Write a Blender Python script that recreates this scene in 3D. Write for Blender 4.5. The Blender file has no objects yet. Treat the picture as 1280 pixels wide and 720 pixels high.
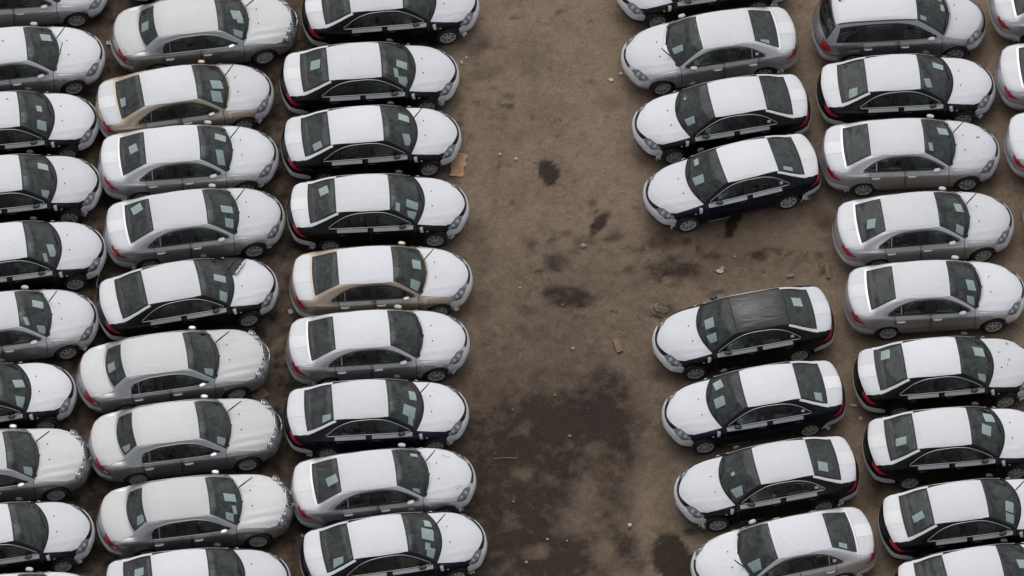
import bpy, bmesh, math, random
import numpy as np
from mathutils import Vector, Matrix, noise
from mathutils.bvhtree import BVHTree

random.seed(7)
R = math.radians
scene = bpy.context.scene
col = scene.collection

# ------------------------------------------------------------------ camera
ELEV, DIST, FPX = R(56.0), 172.0, 8310.0          # looking down from a high place, long lens (focal length in 1280-px pixels)
cam_d = bpy.data.cameras.new('camera')
cam_d.sensor_width = 36.0
cam_d.lens = 36.0 * FPX / 1280.0
cam_d.clip_start, cam_d.clip_end = 1.0, 3000.0
cam = bpy.data.objects.new('camera', cam_d)
cam.location = (0, -DIST * math.cos(ELEV), DIST * math.sin(ELEV))
cam.rotation_euler = (math.pi / 2 - ELEV, 0, 0)
col.objects.link(cam)
scene.camera = cam

# ------------------------------------------------------------------ sky, sun, exposure (overcast)
SUN_EL, SUN_ROT = R(56.0), R(-6.0)
world = bpy.data.worlds.new('World'); scene.world = world; world.use_nodes = True
wn, wl = world.node_tree.nodes, world.node_tree.links
wn.clear()
sky = wn.new('ShaderNodeTexSky'); sky.sky_type = 'NISHITA'; sky.sun_disc = False
sky.sun_elevation, sky.sun_rotation = SUN_EL, SUN_ROT
sky.air_density, sky.dust_density, sky.ozone_density = 1.2, 4.0, 1.0
hsv = wn.new('ShaderNodeHueSaturation'); hsv.inputs['Saturation'].default_value = 0.18
bg = wn.new('ShaderNodeBackground'); bg.inputs['Strength'].default_value = 0.12
wo = wn.new('ShaderNodeOutputWorld')
wl.new(sky.outputs[0], hsv.inputs['Color']); wl.new(hsv.outputs[0], bg.inputs[0]); wl.new(bg.outputs[0], wo.inputs[0])
sun_d = bpy.data.lights.new('sun', 'SUN'); sun_d.energy = 0.9; sun_d.angle = R(80.0); sun_d.color = (1.0, 0.985, 0.96)
sun = bpy.data.objects.new('sun', sun_d)
sun_dir = Vector((math.sin(SUN_ROT) * math.cos(SUN_EL), math.cos(SUN_ROT) * math.cos(SUN_EL), math.sin(SUN_EL)))
sun.rotation_euler = sun_dir.to_track_quat('Z', 'Y').to_euler(); sun.location = sun_dir * 60
col.objects.link(sun)
vs = scene.view_settings
vs.view_transform = 'Standard'; vs.look = 'None'; vs.gamma = 1.0; vs.use_curve_mapping = False
vs.exposure = 0.0
scene.cycles.max_bounces = 8; scene.cycles.transparent_max_bounces = 12
scene.cycles.caustics_reflective = False; scene.cycles.caustics_refractive = False

def ground_at(px, py, z=0.0):
    """where the sight line through a 1280x720 photo position meets the height z"""
    ce, se = math.cos(ELEV), math.sin(ELEV)
    r = Vector((0, ce, -se)) + Vector((1, 0, 0)) * (px - 640) / FPX + Vector((0, se, ce)) * (360 - py) / FPX
    c = Vector(cam.location)
    return c + r * ((z - c.z) / r.z)

# ------------------------------------------------------------------ materials
MATS = {}
def nmat(name):
    m = bpy.data.materials.new(name); m.use_nodes = True
    n = m.node_tree.nodes; l = m.node_tree.links
    p = n['Principled BSDF']
    return m, n, l, p

def mixrgb(n, l, fac, a, b, mode='MIX'):
    x = n.new('ShaderNodeMix'); x.data_type = 'RGBA'; x.blend_type = mode
    for sock, v in ((x.inputs[0], fac), (x.inputs[6], a), (x.inputs[7], b)):
        if isinstance(v, (int, float)): sock.default_value = v
        elif isinstance(v, tuple): sock.default_value = (*v, 1)
        else: l.new(v, sock)
    return x.outputs[2]

def noise_fac(n, l, scale, detail=4, lo=0.4, hi=0.6, coord='Object', rough=0.55, rnd=True, to0=0.0, to1=1.0, dist=0.0):
    tc = n.new('ShaderNodeTexCoord'); t = n.new('ShaderNodeTexNoise'); t.noise_dimensions = '4D' if rnd else '3D'
    t.inputs['Scale'].default_value = scale; t.inputs['Detail'].default_value = detail; t.inputs['Roughness'].default_value = rough
    t.inputs['Distortion'].default_value = dist
    l.new(tc.outputs[coord], t.inputs['Vector'])
    if rnd:
        oi = n.new('ShaderNodeObjectInfo'); mm = n.new('ShaderNodeMath'); mm.operation = 'MULTIPLY'; mm.inputs[1].default_value = 37.0
        l.new(oi.outputs['Random'], mm.inputs[0]); l.new(mm.outputs[0], t.inputs['W'])
    r = n.new('ShaderNodeMapRange'); r.inputs[1].default_value = lo; r.inputs[2].default_value = hi
    r.inputs[3].default_value = to0; r.inputs[4].default_value = to1
    l.new(t.outputs['Fac'], r.inputs[0])
    return r.outputs[0], t

def bump(n, l, p, h, strength, dist):
    b = n.new('ShaderNodeBump'); b.inputs['Strength'].default_value = strength; b.inputs['Distance'].default_value = dist
    l.new(h, b.inputs['Height']); l.new(b.outputs[0], p.inputs['Normal'])

def paint(name, c, metallic, rough, coat=0.6, dust=0.12, spec=.5):
    m, n, l, p = nmat(name)
    f, t = noise_fac(n, l, 1.3, 5, 0.42, 0.7, to1=dust)
    l.new(mixrgb(n, l, f, c, (0.24, 0.215, 0.19)), p.inputs['Base Color'])
    p.inputs['Metallic'].default_value = metallic; p.inputs['Roughness'].default_value = rough
    p.inputs['Coat Weight'].default_value = coat; p.inputs['Coat Roughness'].default_value = 0.08
    p.inputs['Specular IOR Level'].default_value = spec
    MATS[name] = m
paint('paint_black', (0.0025, 0.0025, 0.003), 0.0, 0.30, 0.0, 0.006, .28)
paint('paint_navy', (0.002, 0.003, 0.013), 0.0, 0.30, 0.0, 0.006, .28)
paint('paint_silver', (0.60, 0.60, 0.615), 0.60, 0.30, 0.5)
paint('paint_beige', (0.43, 0.36, 0.275), 0.55, 0.38, 0.4)
paint('paint_grey', (0.40, 0.405, 0.425), 0.65, 0.30, 0.6)
paint('paint_wagon', (0.45, 0.445, 0.475), 0.7, 0.36, 0.4)

def film(name, c, dirt, blotch=0.16):
    m, n, l, p = nmat(name)
    f, t = noise_fac(n, l, 1.6, 6, 0.45, 0.75, to1=blotch)
    g, t2 = noise_fac(n, l, 14.0, 3, 0.60, 0.76, to1=0.22)
    c1 = mixrgb(n, l, f, c, dirt)
    c2 = mixrgb(n, l, g, c1, tuple(0.75 * v for v in dirt))
    oi = n.new('ShaderNodeObjectInfo'); r = n.new('ShaderNodeMapRange'); r.inputs[3].default_value = 0.90; r.inputs[4].default_value = 1.05
    l.new(oi.outputs['Random'], r.inputs[0])
    l.new(mixrgb(n, l, 1.0, c2, r.outputs[0], 'MULTIPLY'), p.inputs['Base Color'])
    p.inputs['Roughness'].default_value = 0.42
    h, t3 = noise_fac(n, l, 2.6, 5, 0.3, 0.7, dist=1.8, rough=.6)
    bump(n, l, p, h, 0.30, 0.018)
    MATS[name] = m
film('film_white', (0.645, 0.655, 0.69), (0.46, 0.45, 0.43))
film('film_double', (0.72, 0.725, 0.745), (0.50, 0.49, 0.47))
film('film_warm', (0.60, 0.602, 0.605), (0.44, 0.43, 0.42), 0.26)
film('film_sheer', (0.52, 0.525, 0.54), (0.40, 0.39, 0.37))

def plain(name, c, rough=0.5, metallic=0.0, vary=0.0, scale=6.0, **kw):
    m, n, l, p = nmat(name)
    if vary:
        f, t = noise_fac(n, l, scale, 4, 0.3, 0.7)
        l.new(mixrgb(n, l, f, tuple(v * (1 - vary) for v in c), tuple(min(1, v * (1 + vary)) for v in c)), p.inputs['Base Color'])
    else:
        p.inputs['Base Color'].default_value = (*c, 1)
    p.inputs['Roughness'].default_value = rough; p.inputs['Metallic'].default_value = metallic
    for k, v in kw.items(): p.inputs[k].default_value = v
    MATS[name] = m
plain('black_trim', (0.014, 0.014, 0.015), 0.55, vary=0.3)
plain('seam', (0.03, 0.03, 0.031), 0.7)
plain('tyre', (0.022, 0.021, 0.020), 0.85, vary=0.35, scale=9)
plain('alloy', (0.66, 0.66, 0.65), 0.45, 0.25, vary=0.15)
plain('chrome', (0.55, 0.55, 0.56), 0.28, 0.9)
plain('lamp_dark', (0.16, 0.165, 0.175), 0.12, 0.4, **{'Coat Weight': 1.0})
plain('reflector', (0.50, 0.51, 0.53), 0.2, 0.7)
plain('lamp_red', (0.42, 0.012, 0.028), 0.18, 0.0, **{'Coat Weight': 0.8})
plain('lamp_clear', (0.62, 0.55, 0.55), 0.15, 0.2, **{'Coat Weight': 0.8})
plain('amber', (0.75, 0.6, 0.45), 0.3)
plain('cabin', (0.015, 0.017, 0.016), 0.8, vary=0.3)
plain('seat_cloth', (0.055, 0.058, 0.055), 0.85, vary=0.3, scale=5)
plain('seat_cover', (0.15, 0.16, 0.158), 0.30, vary=0.35, scale=7)
def dark_roof():
    m, n, l, p = nmat('dark_roof')
    p.inputs['Base Color'].default_value = (.010, .0095, .009, 1); p.inputs['Roughness'].default_value = .14; p.inputs['Specular IOR Level'].default_value = .38
    tc = n.new('ShaderNodeTexCoord'); mp = n.new('ShaderNodeMapping'); mp.inputs['Scale'].default_value = (0.5, 1.6, 1.0); l.new(tc.outputs['Object'], mp.inputs[0])
    t = n.new('ShaderNodeTexNoise'); t.inputs['Scale'].default_value = 2.2; t.inputs['Detail'].default_value = 4; t.inputs['Distortion'].default_value = 1.5; l.new(mp.outputs[0], t.inputs['Vector'])
    bump(n, l, p, t.outputs['Fac'], .17, .12)
    MATS['dark_roof'] = m
dark_roof()
plain('cardboard', (0.42, 0.25, 0.15), 0.9, vary=0.25, scale=5)
plain('plank', (0.19, 0.13, 0.085), 0.9, vary=0.3, scale=8)
plain('slab_grey', (0.16, 0.17, 0.17), 0.9, vary=0.25)
plain('stone', (0.26, 0.235, 0.20), 0.9, vary=0.3, scale=12)
plain('stone_pale', (0.36, 0.33, 0.28), 0.9, vary=0.2, scale=12)
plain('pebble', (0.15, 0.125, 0.10), 0.9, vary=0.4, scale=2.0)
plain('smudge', (0.30, 0.29, 0.28), 0.8, vary=0.4, scale=14)
plain('litter', (0.46, 0.45, 0.43), 0.7, vary=0.15)
plain('twig', (0.10, 0.07, 0.045), 0.9, vary=0.3)
plain('straw', (0.36, 0.30, 0.15), 0.9, vary=0.3)
plain('weed', (0.20, 0.165, 0.12), 0.9, vary=0.4, scale=9)

def paper_mat():
    m, n, l, p = nmat('paper')
    tc = n.new('ShaderNodeTexCoord'); mp = n.new('ShaderNodeMapping'); mp.inputs['Scale'].default_value = (1.0, 1.0, 1.0)
    l.new(tc.outputs['UV'], mp.inputs['Vector'])
    br = n.new('ShaderNodeTexBrick'); br.inputs['Scale'].default_value = 3.0; br.inputs['Mortar Size'].default_value = 0.06
    br.inputs['Color1'].default_value = (0.93, 0.97, 0.97, 1); br.inputs['Color2'].default_value = (0.66, 0.78, 0.80, 1); br.inputs['Mortar'].default_value = (0.95, 0.97, 0.97, 1)
    l.new(mp.outputs[0], br.inputs['Vector'])
    oi = n.new('ShaderNodeObjectInfo'); gt = n.new('ShaderNodeMath'); gt.operation = 'GREATER_THAN'; gt.inputs[1].default_value = 0.45
    l.new(oi.outputs['Random'], gt.inputs[0])
    l.new(mixrgb(n, l, gt.outputs[0], (0.95, 0.97, 0.97), br.outputs['Color']), p.inputs['Base Color'])
    p.inputs['Roughness'].default_value = 0.7
    MATS['paper'] = m
paper_mat()

def glass(name, tint, refl):
    m = bpy.data.materials.new(name); m.use_nodes = True
    n, l = m.node_tree.nodes, m.node_tree.links
    n.clear()
    o = n.new('ShaderNodeOutputMaterial'); mx = n.new('ShaderNodeMixShader'); tr = n.new('ShaderNodeBsdfTransparent'); gl = n.new('ShaderNodeBsdfGlossy')
    tr.inputs[0].default_value = (*tint, 1); gl.inputs['Roughness'].default_value = 0.04; gl.inputs[0].default_value = (0.92, 0.97, 0.96, 1)
    fr = n.new('ShaderNodeFresnel'); fr.inputs['IOR'].default_value = refl
    h, t = noise_fac(n, l, 2.2, 1, 0.3, 0.7)
    b = n.new('ShaderNodeBump'); b.inputs['Strength'].default_value = 0.20; b.inputs['Distance'].default_value = 0.03
    l.new(h, b.inputs['Height']); l.new(b.outputs[0], gl.inputs['Normal'])
    df = n.new('ShaderNodeBsdfDiffuse'); df.inputs[0].default_value = (0.30, 0.315, 0.30, 1)
    d, t2 = noise_fac(n, l, 3.0, 6, 0.40, 0.75, to0=0.01, to1=0.17, dist=2.2)
    m2 = n.new('ShaderNodeMixShader')
    l.new(d, m2.inputs[0]); l.new(tr.outputs[0], m2.inputs[1]); l.new(df.outputs[0], m2.inputs[2])
    l.new(fr.outputs[0], mx.inputs[0]); l.new(m2.outputs[0], mx.inputs[1]); l.new(gl.outputs[0], mx.inputs[2]); l.new(mx.outputs[0], o.inputs[0])
    MATS[name] = m
glass('glass_screen', (0.87, 0.97, 0.965), 1.52)
glass('glass_side', (0.60, 0.67, 0.64), 1.45)

# ------------------------------------------------------------------ mesh helpers
def mk(name, verts, faces, matname, smooth=True, uvs=None):
    me = bpy.data.meshes.new(name)
    me.from_pydata([tuple(v) for v in verts], [], faces)
    if uvs is not None:
        ul = me.uv_layers.new(name='UVMap')
        for lp in me.loops: ul.data[lp.index].uv = uvs[lp.vertex_index]
    if smooth: me.polygons.foreach_set('use_smooth', [True] * len(me.polygons))
    me.materials.append(MATS[matname]); me.update()
    return me

def from_bm(name, bm, matname, smooth=True):
    me = bpy.data.meshes.new(name); bm.to_mesh(me); bm.free()
    me.polygons.foreach_set('use_smooth', [smooth] * len(me.polygons))
    me.materials.append(MATS[matname]); me.update()
    return me

def bm_box(bm, c, size, rot=None, bev=0.0, taper=None):
    r = bmesh.ops.create_cube(bm, size=1.0)
    vs_ = r['verts']
    for v in vs_:
        if taper and v.co.z > 0: v.co.x *= taper[0]; v.co.y *= taper[1]
        v.co = Vector((v.co.x * size[0], v.co.y * size[1], v.co.z * size[2]))
    if bev:
        es = list({e for v in vs_ for e in v.link_edges})
        rr = bmesh.ops.bevel(bm, geom=es, offset=bev, segments=2, affect='EDGES', profile=0.5)
        vs_ = list({v for f in rr['faces'] for v in f.verts} | {v for v in vs_ if v.is_valid})
    M = Matrix.Translation(Vector(c)) @ (rot.to_4x4() if rot else Matrix())
    for v in vs_: v.co = M @ v.co

def tube(pts, rad, n=6):
    V, F = [], []
    pts = [Vector(p) for p in pts]
    rads = rad if isinstance(rad, (list, tuple)) else [rad] * len(pts)
    for i, p in enumerate(pts):
        d = (pts[min(i + 1, len(pts) - 1)] - pts[max(i - 1, 0)]).normalized()
        a = d.cross(Vector((0.13, 0.31, 0.94))).normalized(); b = d.cross(a)
        for k in range(n):
            t = 2 * math.pi * k / n
            V.append(p + (a * math.cos(t) + b * math.sin(t)) * rads[i])
    for i in range(len(pts) - 1):
        for k in range(n):
            F.append((i * n + k, i * n + (k + 1) % n, (i + 1) * n + (k + 1) % n, (i + 1) * n + k))
    F.append(tuple(range(n))[::-1]); F.append(tuple(range((len(pts) - 1) * n, len(pts) * n)))
    return V, F

def lathe(profile, n=32, axis='y'):
    V, F = [], []
    m = len(profile)
    for k in range(n):
        t = 2 * math.pi * k / n
        for r, y in profile: V.append((r * math.cos(t), y, r * math.sin(t)))
    for k in range(n):
        for i in range(m - 1):
            a, b = k * m + i, ((k + 1) % n) * m + i
            F.append((a, a + 1, b + 1, b))
    return V, F

def pchip(pts):
    pts = sorted(pts); x = np.array([p[0] for p in pts], float); y = np.array([p[1] for p in pts], float)
    h = np.diff(x); d = np.diff(y) / h
    m = np.zeros_like(y); m[0], m[-1] = d[0], d[-1]
    for i in range(1, len(x) - 1):
        if d[i - 1] * d[i] > 0:
            w1, w2 = 2 * h[i] + h[i - 1], h[i] + 2 * h[i - 1]
            m[i] = (w1 + w2) / (w1 / d[i - 1] + w2 / d[i])
    def f(t):
        t = min(max(t, x[0]), x[-1]); i = min(max(int(np.searchsorted(x, t)) - 1, 0), len(h) - 1)
        u = (t - x[i]) / h[i]
        return float((1 + 2 * u) * (1 - u) ** 2 * y[i] + u * (1 - u) ** 2 * h[i] * m[i] + u * u * (3 - 2 * u) * y[i + 1] + u * u * (u - 1) * h[i] * m[i + 1])
    return f

def bspline2(ctrl, n):
    """clamped quadratic B-spline through a control polyline"""
    c = [np.array(p, float) for p in ctrl]; spans = len(c) - 2
    out = []
    for k in range(n):
        t = k / (n - 1) * spans; i = min(int(t), spans - 1); u = t - i
        a, b, d = c[i], c[i + 1], c[i + 2]
        p0 = a if i == 0 else (a + b) / 2
        p2 = d if i == spans - 1 else (b + d) / 2
        out.append((1 - u) ** 2 * p0 + 2 * u * (1 - u) * b + u * u * p2)
    return out

def resample(poly, n):
    p = np.array(poly, float)
    d = np.r_[0, np.cumsum(np.linalg.norm(np.diff(p, axis=0), axis=1))]
    t = np.linspace(0, d[-1], n)
    return np.stack([np.interp(t, d, p[:, k]) for k in range(p.shape[1])], 1)

def coons(b, r, t, l, nu, nv):
    b, t, l, r = resample(b, nu), resample(t, nu), resample(l, nv), resample(r, nv)
    u = np.linspace(0, 1, nu)[:, None, None]; v = np.linspace(0, 1, nv)[None, :, None]
    P = (1 - v) * b[:, None] + v * t[:, None] + (1 - u) * l[None] + u * r[None]
    P -= (1 - u) * (1 - v) * b[0] + u * (1 - v) * b[-1] + (1 - u) * v * t[0] + u * v * t[-1]
    return P

def inside(pt, poly):
    x, y = pt; c = False; j = len(poly) - 1
    for i in range(len(poly)):
        xi, yi = poly[i]; xj, yj = poly[j]
        if (yi > y) != (yj > y) and x < (xj - xi) * (y - yi) / (yj - yi) + xi: c = not c
        j = i
    return c

# ------------------------------------------------------------------ car bodies
class Body:
    def __init__(self, sp):
        self.sp = sp
        zt, zb, w, belt, bw = (pchip(sp[k]) for k in ('top', 'bottom', 'width', 'belt', 'bow'))
        crown = pchip(sp['crown']); tum = pchip(sp['tumble']); inset = pchip(sp['inset'])
        nose, tail = sp['top'][0][0], sp['top'][-1][0]
        st = list(np.linspace(nose, nose - 0.12, 9)) + list(np.linspace(nose - 0.12, nose - 0.4, 10))[1:]
        st += list(np.linspace(nose - 0.4, tail + 0.45, 104))[1:] + list(np.linspace(tail + 0.45, tail + 0.12, 12))[1:] + list(np.linspace(tail + 0.12, tail, 9))[1:]
        N = 45
        self.V, F = [], []
        ring = 2 * (N - 1)
        for s in st:
            a, b, W = zt(s), zb(s), w(s)
            h = a - b; be = min(belt(s), a - 0.10 * h); be = max(be, b + 0.55 * h)
            cr = min(crown(s), 0.30 * h); zr = max(a - cr, be + 0.03 * h)
            yb = W - 0.068; yr = yb - inset(s) - max(0, zr - be) * tum(s)
            ctrl = [(0, b), (W * 0.75, b), (W - 0.07, b), (W - 0.03, b + 0.06 * h), (W - 0.004, b + 0.36 * (be - b)), (W, b + 0.66 * (be - b)), (W - 0.016, be - 0.11 * (be - b)),
                    (yb, be), (yb + (yr - yb) * 0.18, be + (zr - be) * 0.14), (yb + (yr - yb) * 0.55, be + (zr - be) * 0.60), (yr + 0.012, zr - 0.012 * min(1, h)), (yr - 0.05, zr + 0.22 * (a - zr)),
                    (yr * 0.70, a - cr * 0.46), (yr * 0.33, a - cr * 0.08), (0, a)]
            half = bspline2(ctrl, N)
            pts = []
            for (y, z) in half:
                z += self.ridge(s, y) * min(1, h / 0.3)
                pts.append((s - bw(s) * (abs(y) / 0.9) ** 2.2, y, z))
            full = pts + [(x, -y, z) for (x, y, z) in pts[-2:0:-1]]
            self.V += full
        ns = len(st)
        for i in range(ns - 1):
            for k in range(ring):
                F.append((i * ring + k, (i + 1) * ring + k, (i + 1) * ring + (k + 1) % ring, i * ring + (k + 1) % ring))
        F.append(tuple(range(ring))); F.append(tuple((ns - 1) * ring + k for k in range(ring))[::-1])
        bm = bmesh.new()
        vs_ = [bm.verts.new(v) for v in self.V]
        for f in F:
            try: bm.faces.new([vs_[i] for i in f])
            except ValueError: pass
        bmesh.ops.recalc_face_normals(bm, faces=bm.faces)
        self.bm = bm
        self.bvh = BVHTree.FromBMesh(bm)
        self.holes = []
    def ridge(self, s, y):
        r = 0.0
        for (s0, y0, s1, y1, hgt, wd) in self.sp.get('ridges', []):
            if min(s0, s1) - 0.1 < s < max(s0, s1) + 0.1:
                t = (s - s0) / (s1 - s0); yc = y0 + (y1 - y0) * t
                fade = min(1, max(0, (0.1 + min(s - min(s0, s1), max(s0, s1) - s)) / 0.2))
                r += hgt * fade * math.exp(-((abs(y) - yc) / wd) ** 2)
        return r
    def hit(self, mode, a, b, off):
        if mode == 'top': o, d = Vector((a, b, 3)), Vector((0, 0, -1))
        elif mode in ('L', 'R'):
            s = 1 if mode == 'L' else -1
            o, d = Vector((a, 3 * s, b)), Vector((0, -s, 0))
        else:                                   # ('cyl', cx): angle in degrees about an upright axis at cx, height
            cx = mode[1]; c, s = math.cos(R(a)), math.sin(R(a))
            o, d = Vector((cx + 3 * c, 3 * s, b)), Vector((-c, -s, 0))
        p, nrm, i, dist = self.bvh.ray_cast(o, d)
        if p is None:
            p, nrm, i, dist = self.bvh.find_nearest(o + d * 2.2)
        if nrm.dot(d) > 0: nrm = -nrm
        return p + nrm * off
    def patch(self, name, mode, curves, mat, off=0.006, n=(16, 10), ring=None, hole=False, ringmat='black_trim', uv=False, keep=None):
        G = coons(*curves, *n)
        nu, nv = n
        V = [self.hit(mode, G[i, j, 0], G[i, j, 1], off) for i in range(nu) for j in range(nv)]
        ctr = Vector((0, 0, 0.5))
        def faces(sel):
            F = []
            for i in range(nu - 1):
                for j in range(nv - 1):
                    if sel((i + 0.5) / (nu - 1), (j + 0.5) / (nv - 1)) and (keep is None or keep(*(G[i:i + 2, j:j + 2].mean((0, 1))))):
                        F.append((i * nv + j, (i + 1) * nv + j, (i + 1) * nv + j + 1, i * nv + j + 1))
            return F
        if hole:
            poly = [tuple(p) for p in list(G[:, 0]) + list(G[-1, 1:]) + list(G[-2::-1, -1]) + list(G[0, -2:0:-1])]
            self.holes.append((mode, poly))
        def build(nm, F, mt):
            used = sorted({i for f in F for i in f}); mp = {o: k for k, o in enumerate(used)}
            vv = [V[i] for i in used]; ff = [tuple(mp[i] for i in f) for f in F]
            bm = bmesh.new(); bv = [bm.verts.new(v) for v in vv]
            for f in ff: bm.faces.new([bv[i] for i in f])
            bm.normal_update()
            tot = sum(f.normal.dot(f.calc_center_median() - ctr) for f in bm.faces)
            if tot < 0: bmesh.ops.reverse_faces(bm, faces=bm.faces)
            return from_bm(nm, bm, mt)
        if ring:
            u0, u1, v0, v1 = ring
            inn = lambda u, v: u0 < u < u1 and v0 < v < v1
            return build(name, faces(inn), mat), build('frame', faces(lambda u, v: not inn(u, v)), ringmat)
        return build(name, faces(lambda u, v: True), mat)
    def finish(self, wheels, R_arch):
        bm = self.bm
        kill = set()
        for f in bm.faces:
            c = f.calc_center_median()
            for (wx, wz) in wheels:
                if abs(c.y) > 0.6 and math.hypot(c.x - wx, c.z - wz) < R_arch and abs(f.normal.z) < 0.97 or (abs(c.y) > 0.58 and math.hypot(c.x - wx, c.z - wz) < R_arch):
                    kill.add(f)
        edge = {v for f in kill for v in f.verts if any(g not in kill for g in v.link_faces)}
        for v in edge:
            for (wx, wz) in wheels:
                d = math.hypot(v.co.x - wx, v.co.z - wz)
                if d < R_arch + 0.08 and abs(v.co.y) > 0.66 and d > 0.2:
                    v.co.x = wx + (v.co.x - wx) * R_arch / d; v.co.z = wz + (v.co.z - wz) * R_arch / d
        for mode, poly in self.holes:
            xs = [p[0] for p in poly]; ys = [p[1] for p in poly]; x0, x1, y0, y1 = min(xs), max(xs), min(ys), max(ys)
            for f in bm.faces:
                c = f.calc_center_median()
                if c.z < 0.85: continue
                if mode == 'top': pts = [(v.co.x, v.co.y) for v in f.verts]
                else:
                    if (c.y > 0) != (mode == 'L') or abs(c.y) < 0.4: continue
                    pts = [(v.co.x, v.co.z) for v in f.verts]
                if not (x0 < pts[0][0] < x1 and y0 < pts[0][1] < y1): continue
                if all(inside(p, poly) for p in pts): kill.add(f)
        bmesh.ops.delete(bm, geom=list(kill), context='FACES')
        return from_bm('body', bm, 'paint_silver')

SEDAN = dict(
    top=[(2.30, .46), (2.292, .54), (2.265, .62), (2.20, .70), (2.10, .765), (1.9, .835), (1.6, .895), (1.3, .945), (1.15, .975), (1.07, 1.01), (.7, 1.205), (.37, 1.375), (.22, 1.425), (-.1, 1.462), (-.4, 1.472), (-.8, 1.452), (-1.07, 1.418),
         (-1.22, 1.37), (-1.55, 1.21), (-1.80, 1.09), (-1.93, 1.062), (-2.15, 1.045), (-2.27, 1.022), (-2.33, .98), (-2.375, .87), (-2.405, .72), (-2.42, .6), (-2.43, .48)],
    bottom=[(2.30, .44), (2.27, .32), (2.2, .25), (2.0, .2), (1.5, .19), (-1.8, .2), (-2.2, .25), (-2.37, .34), (-2.43, .46)],
    width=[(2.3, .72), (2.2, .77), (2.0, .83), (1.6, .88), (1.0, .90), (0, .905), (-1.3, .90), (-1.8, .875), (-2.2, .83), (-2.43, .74)],
    belt=[(2.3, .45), (2.2, .58), (2.0, .70), (1.7, .80), (1.2, .87), (.6, .905), (0, .925), (-.8, .945), (-1.4, .97), (-1.9, .985), (-2.2, .965), (-2.36, .83), (-2.43, .47)],
    bow=[(2.3, .5), (2.0, .46), (1.15, .36), (.7, .18), (.25, .04), (-.4, 0), (-1.15, 0), (-1.85, -.10), (-2.1, -.17), (-2.43, -.30)],
    crown=[(2.3, .05), (1.9, .085), (1.2, .06), (.7, .055), (0, .06), (-.8, .06), (-1.2, .055), (-1.85, .045), (-2.43, .04)],
    tumble=[(2.3, .45), (-2.43, .45)], inset=[(2.3, .06), (1.2, .055), (.4, .045), (-1.0, .045), (-1.9, .07), (-2.43, .06)],
    ridges=[(2.05, .40, 1.15, .56, .012, .05)],
    wb=1.36, wz=.31, arch=.355, wy=.80)
SALOON = dict(
    top=[(2.42, .48), (2.41, .58), (2.38, .68), (2.30, .77), (2.15, .835), (1.9, .89), (1.6, .93), (1.3, .965), (1.15, .99), (1.07, 1.02), (.7, 1.21), (.40, 1.365), (.25, 1.41), (-.1, 1.455), (-.5, 1.472), (-.95, 1.452), (-1.24, 1.41),
         (-1.38, 1.355), (-1.55, 1.235), (-1.73, 1.10), (-1.84, 1.055), (-2.05, 1.035), (-2.3, 1.00), (-2.42, .965), (-2.50, .89), (-2.54, .74), (-2.56, .6), (-2.57, .48)],
    bottom=[(2.42, .46), (2.39, .33), (2.3, .26), (2.1, .21), (1.5, .19), (-1.8, .2), (-2.3, .25), (-2.5, .34), (-2.57, .46)],
    width=[(2.42, .70), (2.3, .77), (2.1, .835), (1.7, .89), (1.0, .92), (0, .925), (-1.3, .92), (-1.8, .90), (-2.3, .85), (-2.57, .72)],
    belt=[(2.42, .47), (2.3, .62), (2.1, .74), (1.7, .84), (1.2, .90), (.6, .94), (0, .96), (-.8, .975), (-1.4, .985), (-1.9, .98), (-2.3, .93), (-2.48, .80), (-2.57, .47)],
    bow=[(2.42, .46), (2.1, .42), (1.15, .34), (.7, .18), (.25, .04), (-.5, 0), (-1.25, -.03), (-1.8, -.16), (-2.1, -.22), (-2.57, -.38)],
    crown=[(2.42, .06), (1.9, .09), (1.2, .065), (.7, .06), (0, .065), (-.9, .065), (-1.3, .065), (-1.85, .06), (-2.57, .06)],
    tumble=[(2.42, .46), (-2.57, .46)], inset=[(2.42, .07), (1.2, .06), (.4, .045), (-1.1, .05), (-1.4, .09), (-1.9, .12), (-2.57, .09)],
    ridges=[(2.2, .34, 1.2, .50, .022, .05), (2.1, .60, 1.3, .70, .016, .06)],
    wb=1.40, wz=.32, arch=.365, wy=.81)
WAGON = dict(
    top=[(2.25, .48), (2.24, .58), (2.21, .68), (2.12, .78), (1.9, .875), (1.6, .95), (1.36, 1.01), (1.27, 1.05), (.85, 1.31), (.47, 1.525), (.30, 1.59), (0, 1.64), (-.5, 1.67), (-1.2, 1.665), (-1.62, 1.635), (-1.80, 1.60), (-1.88, 1.53),
         (-2.04, 1.28), (-2.19, 1.08), (-2.25, .97), (-2.31, .80), (-2.35, .62), (-2.36, .48)],
    bottom=[(2.25, .46), (2.22, .33), (2.1, .25), (1.9, .21), (1.4, .2), (-1.8, .21), (-2.15, .26), (-2.3, .34), (-2.36, .46)],
    width=[(2.25, .72), (2.1, .79), (1.9, .84), (1.5, .89), (1.0, .905), (0, .91), (-1.3, .905), (-1.8, .89), (-2.2, .84), (-2.36, .76)],
    belt=[(2.25, .47), (2.1, .64), (1.9, .75), (1.6, .85), (1.2, .94), (.6, .99), (0, 1.01), (-.8, 1.03), (-1.4, 1.05), (-1.9, 1.06), (-2.2, .98), (-2.3, .75), (-2.36, .47)],
    bow=[(2.25, .5), (1.9, .45), (1.3, .36), (.8, .18), (.35, .05), (-.4, 0), (-1.5, 0), (-1.85, -.10), (-2.1, -.20), (-2.36, -.26)],
    crown=[(2.25, .05), (1.9, .085), (1.3, .06), (.8, .05), (0, .045), (-.8, .045), (-1.8, .045), (-2.1, .04), (-2.36, .04)],
    tumble=[(2.25, .47), (-2.36, .47)], inset=[(2.25, .06), (1.3, .055), (.4, .045), (-1.8, .045), (-2.36, .05)],
    wb=1.35, wz=.32, arch=.365, wy=.80)

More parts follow.
